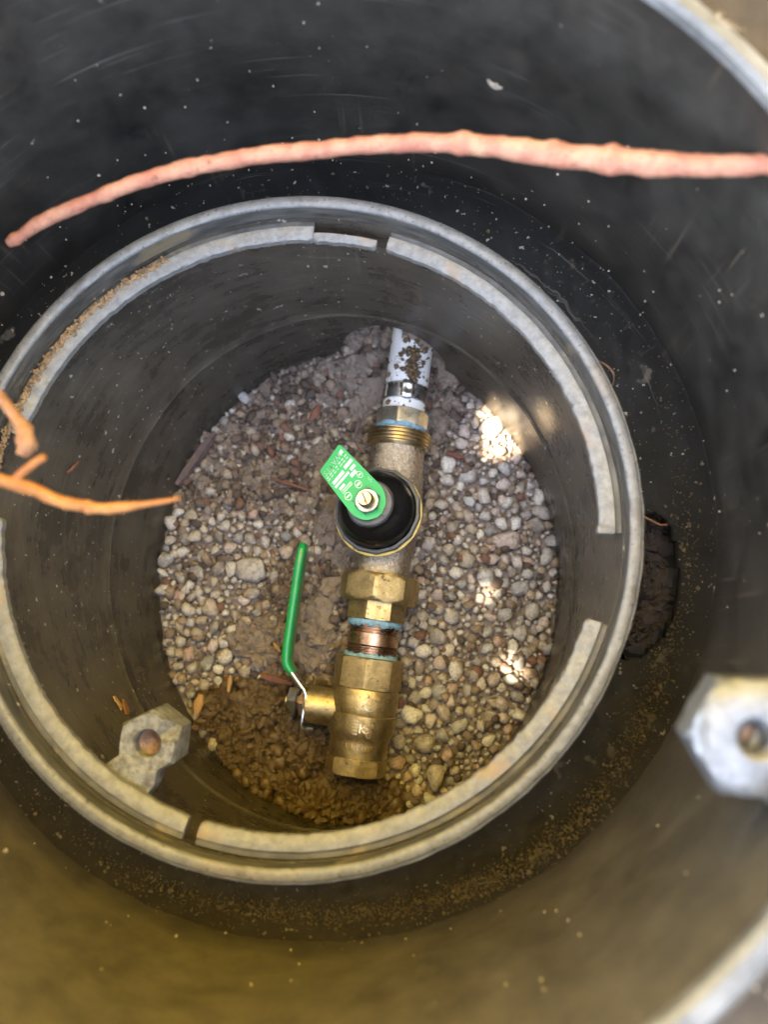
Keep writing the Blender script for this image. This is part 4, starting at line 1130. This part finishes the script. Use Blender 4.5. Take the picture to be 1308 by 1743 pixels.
# ------------------------------------------------------------------ bark, wood and leaf scraps
def scrap(name, label, cat, pix, z, mat, thick=0.0012, lift=None, on=None):
    """a small flat irregular piece: outline given by its long axis ends and width"""
    (x0, y0), (x1, y1), wd = pix
    if on: a, b = on(x0, y0)[0], on(x1, y1)[0]
    else: a, b = P(x0, y0, z), P(x1, y1, z)
    d = b - a; L = d.length
    up = UZ if not on else (Vector((RC.x, RC.y, a.z)) - a).normalized()
    side = d.normalized().cross(up).normalized(); up = side.cross(d.normalized())
    bm = bmesh.new(); n = 8; rows = []
    s = rnd.uniform(0, 50)
    for i in range(n + 1):
        f = i / n; w2 = wd / 2 * (math.sin(PI * min(max(f, 0.08), 0.92)) ** 0.45) * (1 + 0.35 * noise.noise(Vector((f * 4, s, 0))))
        c = a + d * f + up * (0.0006 * math.sin(f * PI) + 0.0004 * noise.noise(Vector((f * 3, s, 5))) + 0.0003)
        rows.append([bm.verts.new(c + side * w2 * q + up * h) for q, h in ((-1, 0), (-0.6, thick), (0.6, thick * 0.9), (1, 0))])
    for r0, r1 in zip(rows, rows[1:]):
        for k in range(4): bm.faces.new((r0[k], r0[(k + 1) % 4], r1[(k + 1) % 4], r1[k]))
    bm.faces.new(rows[0]); bm.faces.new(rows[-1][::-1]); bmesh.ops.recalc_face_normals(bm, faces=bm.faces)
    return tag(obj(name, bm, mat, smooth=False), label, cat)
scrap('bark_strip', 'long purplish bark strip lying along the left wall of the inner box', 'bark', ((302, 826), (366, 738), 0.0075), 0.006, M_bark_purple, 0.003)
scrap('bark_flake', 'flat reddish bark flake beside the bent end of the green lever', 'bark', ((445, 1150), (498, 1164), 0.0062), 0.008, M_bark_red)
scrap('wood_sliver', 'small upright orange wood sliver among pebbles left of the lever', 'wood chip', ((393, 1150), (389, 1178), 0.0032), 0.007, M_wood, 0.001)
scrap('bark_sliver', 'dark brown bark sliver just left of the threaded collar', 'bark', ((612, 716), (604, 748), 0.0032), 0.010, M_bark_purple)
scrap('bark_flake', 'reddish bark flake on the soil near the upper left wall', 'bark', ((528, 718), (545, 690), 0.0050), 0.007, M_bark_red)
scrap('bark_sliver', 'long thin brown bark sliver left of the green tag', 'bark', ((463, 815), (530, 836), 0.0028), 0.008, M_bark_red)
scrap('wood_sliver', 'short pale wood sliver beside the lower end of the green grip', 'wood chip', ((466, 1094), (478, 1110), 0.0024), 0.008, M_wood, 0.001)
scrap('bark_flake', 'narrow red bark flake among pebbles right of the regulator body', 'bark', ((760, 772), (792, 780), 0.0042), 0.007, M_bark_red)
scrap('dead_leaf', 'small tan dead leaf on soil beside the lower left wall', 'leaf', ((342, 1182), (334, 1216), 0.0062), 0.008, M_wood, 0.0006)
scrap('leaf_scrap', 'yellow-brown leaf scrap stuck to the wall above the hex boss', 'leaf', ((192, 1186), (206, 1209), 0.0062), 0, M_wood, 0.0005, on=hit_inner)
scrap('leaf_scrap', 'dull brown leaf scrap stuck to the wall nearest the hex boss', 'leaf', ((208, 1192), (215, 1218), 0.0060), 0, M_root_brown, 0.0005, on=hit_inner)
scrap('leaf_scrap', 'tiny reddish curl stuck to the left wall just above the orange root', 'leaf', ((112, 805), (132, 787), 0.0034), 0, M_bark_red, 0.0008, on=hit_inner)
scrap('leaf_scrap', 'pale tan flake stuck to the outer wall above the pink root', 'leaf', ((830, 135), (856, 150), 0.0032), 0, M_grain, 0.0005, on=hit_outer)
scrap('leaf_scrap', 'pale scrap stuck to the outer wall beside the broken hole', 'leaf', ((1166, 872), (1160, 905), 0.0042), 0, M_grain, 0.0005, on=hit_outer)

# ------------------------------------------------------------------ unseen helpers: a shrub placed to shade the pit, a wall added for warm bounce
flecks = [(862, 752, .0074, .0), (838, 708, .0042, .006), (831, 1004, .0012, .004), (822, 1024, .0016, .004), (866, 1126, .0022, .004), (884, 1149, .0014, .004)]  # sun fleck targets; the unseen crown is kept open towards them
FT = [(P(x, y, z), r) for x, y, r, z in flecks] + [(hit_inner(926, 704)[0], 0.0036), (hit_inner(870, 708)[0], 0.0046)]
def shrub():
    c = OC + Vector((0, 0, 0.26)) + SUN * 1.0
    t = thing('shrub', 'unseen leafy olive green shrub placed to shade the pit, with gaps for sun flecks', 'shrub', (c.x - 0.35, c.y - 0.1, 0.28))
    base = Vector(t.location)
    limbs = []
    for k in range(5):
        e = c + Vector((rnd.uniform(-.25, .12), rnd.uniform(-.22, .22), rnd.uniform(-.05, .15)))
        limbs.append(tube(smooth_path([base, base.lerp(e, 0.5) + Vector((-0.08, rnd.uniform(-.05, .05), 0)), e], 8), [0.016 - 0.0007 * i for i in range(17)], 8))
    child('trunk', merge(limbs), M_trunk, t)
    V, F = [], []
    x = SUN.orthogonal().normalized(); y = SUN.cross(x)
    tries = 0
    while len(F) < 11000 * 2 and tries < 40000:
        tries += 1
        a = rnd.uniform(0, 2 * PI); r = 0.37 * math.sqrt(rnd.random()) * (1 + 0.12 * math.sin(3 * a))
        p = c + x * (r * math.cos(a)) + y * (r * math.sin(a)) + SUN * rnd.gauss(0, 0.10)
        R = Matrix.Rotation(rnd.uniform(0, 6.28), 3, 'Z') @ Matrix.Rotation(rnd.gauss(0, 0.6), 3, 'X')
        L, W = rnd.uniform(0.045, 0.07), rnd.uniform(0.02, 0.03)
        q = [p + R @ Vector(v) for v in ((-L / 2, 0, 0), (0, -W / 2, -0.003), (L / 2, 0, -0.006), (0, W / 2, -0.003))]
        bad = False
        for tp, tr in FT:
            d2 = [((v - tp).dot(x), (v - tp).dot(y)) for v in q]
            if min(abs(u) + abs(w_) for u, w_ in d2) > 0.12: continue
            sg = []; md = 9.0
            for i in range(4):
                (ax_, ay_), (bx_, by_) = d2[i], d2[(i + 1) % 4]
                ex, ey = bx_ - ax_, by_ - ay_; L2 = ex * ex + ey * ey + 1e-12
                k_ = min(1.0, max(0.0, -(ax_ * ex + ay_ * ey) / L2)); md = min(md, math.hypot(ax_ + ex * k_, ay_ + ey * k_)); sg.append(ex * -ay_ - ey * -ax_ > 0)
            if md < tr or all(sg) or not any(sg): bad = True; break
        if bad: continue
        n = len(V); V += q; F += [(n, n + 1, n + 3), (n + 1, n + 2, n + 3)]
    o = child('crown', pydata('crown', V, F), M_leaf, t, 0, smooth=False); tag(o, kind='stuff')
    return t
shrub()
wn = Vector((-0.42, -0.91, 0)).normalized(); wc = Vector((OC.x, OC.y, 0)) - wn * 0.50  # unseen wall, added and placed for its warm bounce into the pit
Mw = frame(Vector((wc.x, wc.y, 0.25)), wn, UZ)
tag(obj('bounce_wall', bevel(prism([(0, -0.75), (4.0, -0.75), (4.0, 2.6), (0, 2.6)], Mw @ Matrix.Translation((0, 0, -0.15)), 0.15), 0.01), M_bounce), 'unseen ochre wall added close beside the pit to bounce warm sunlight', 'wall')
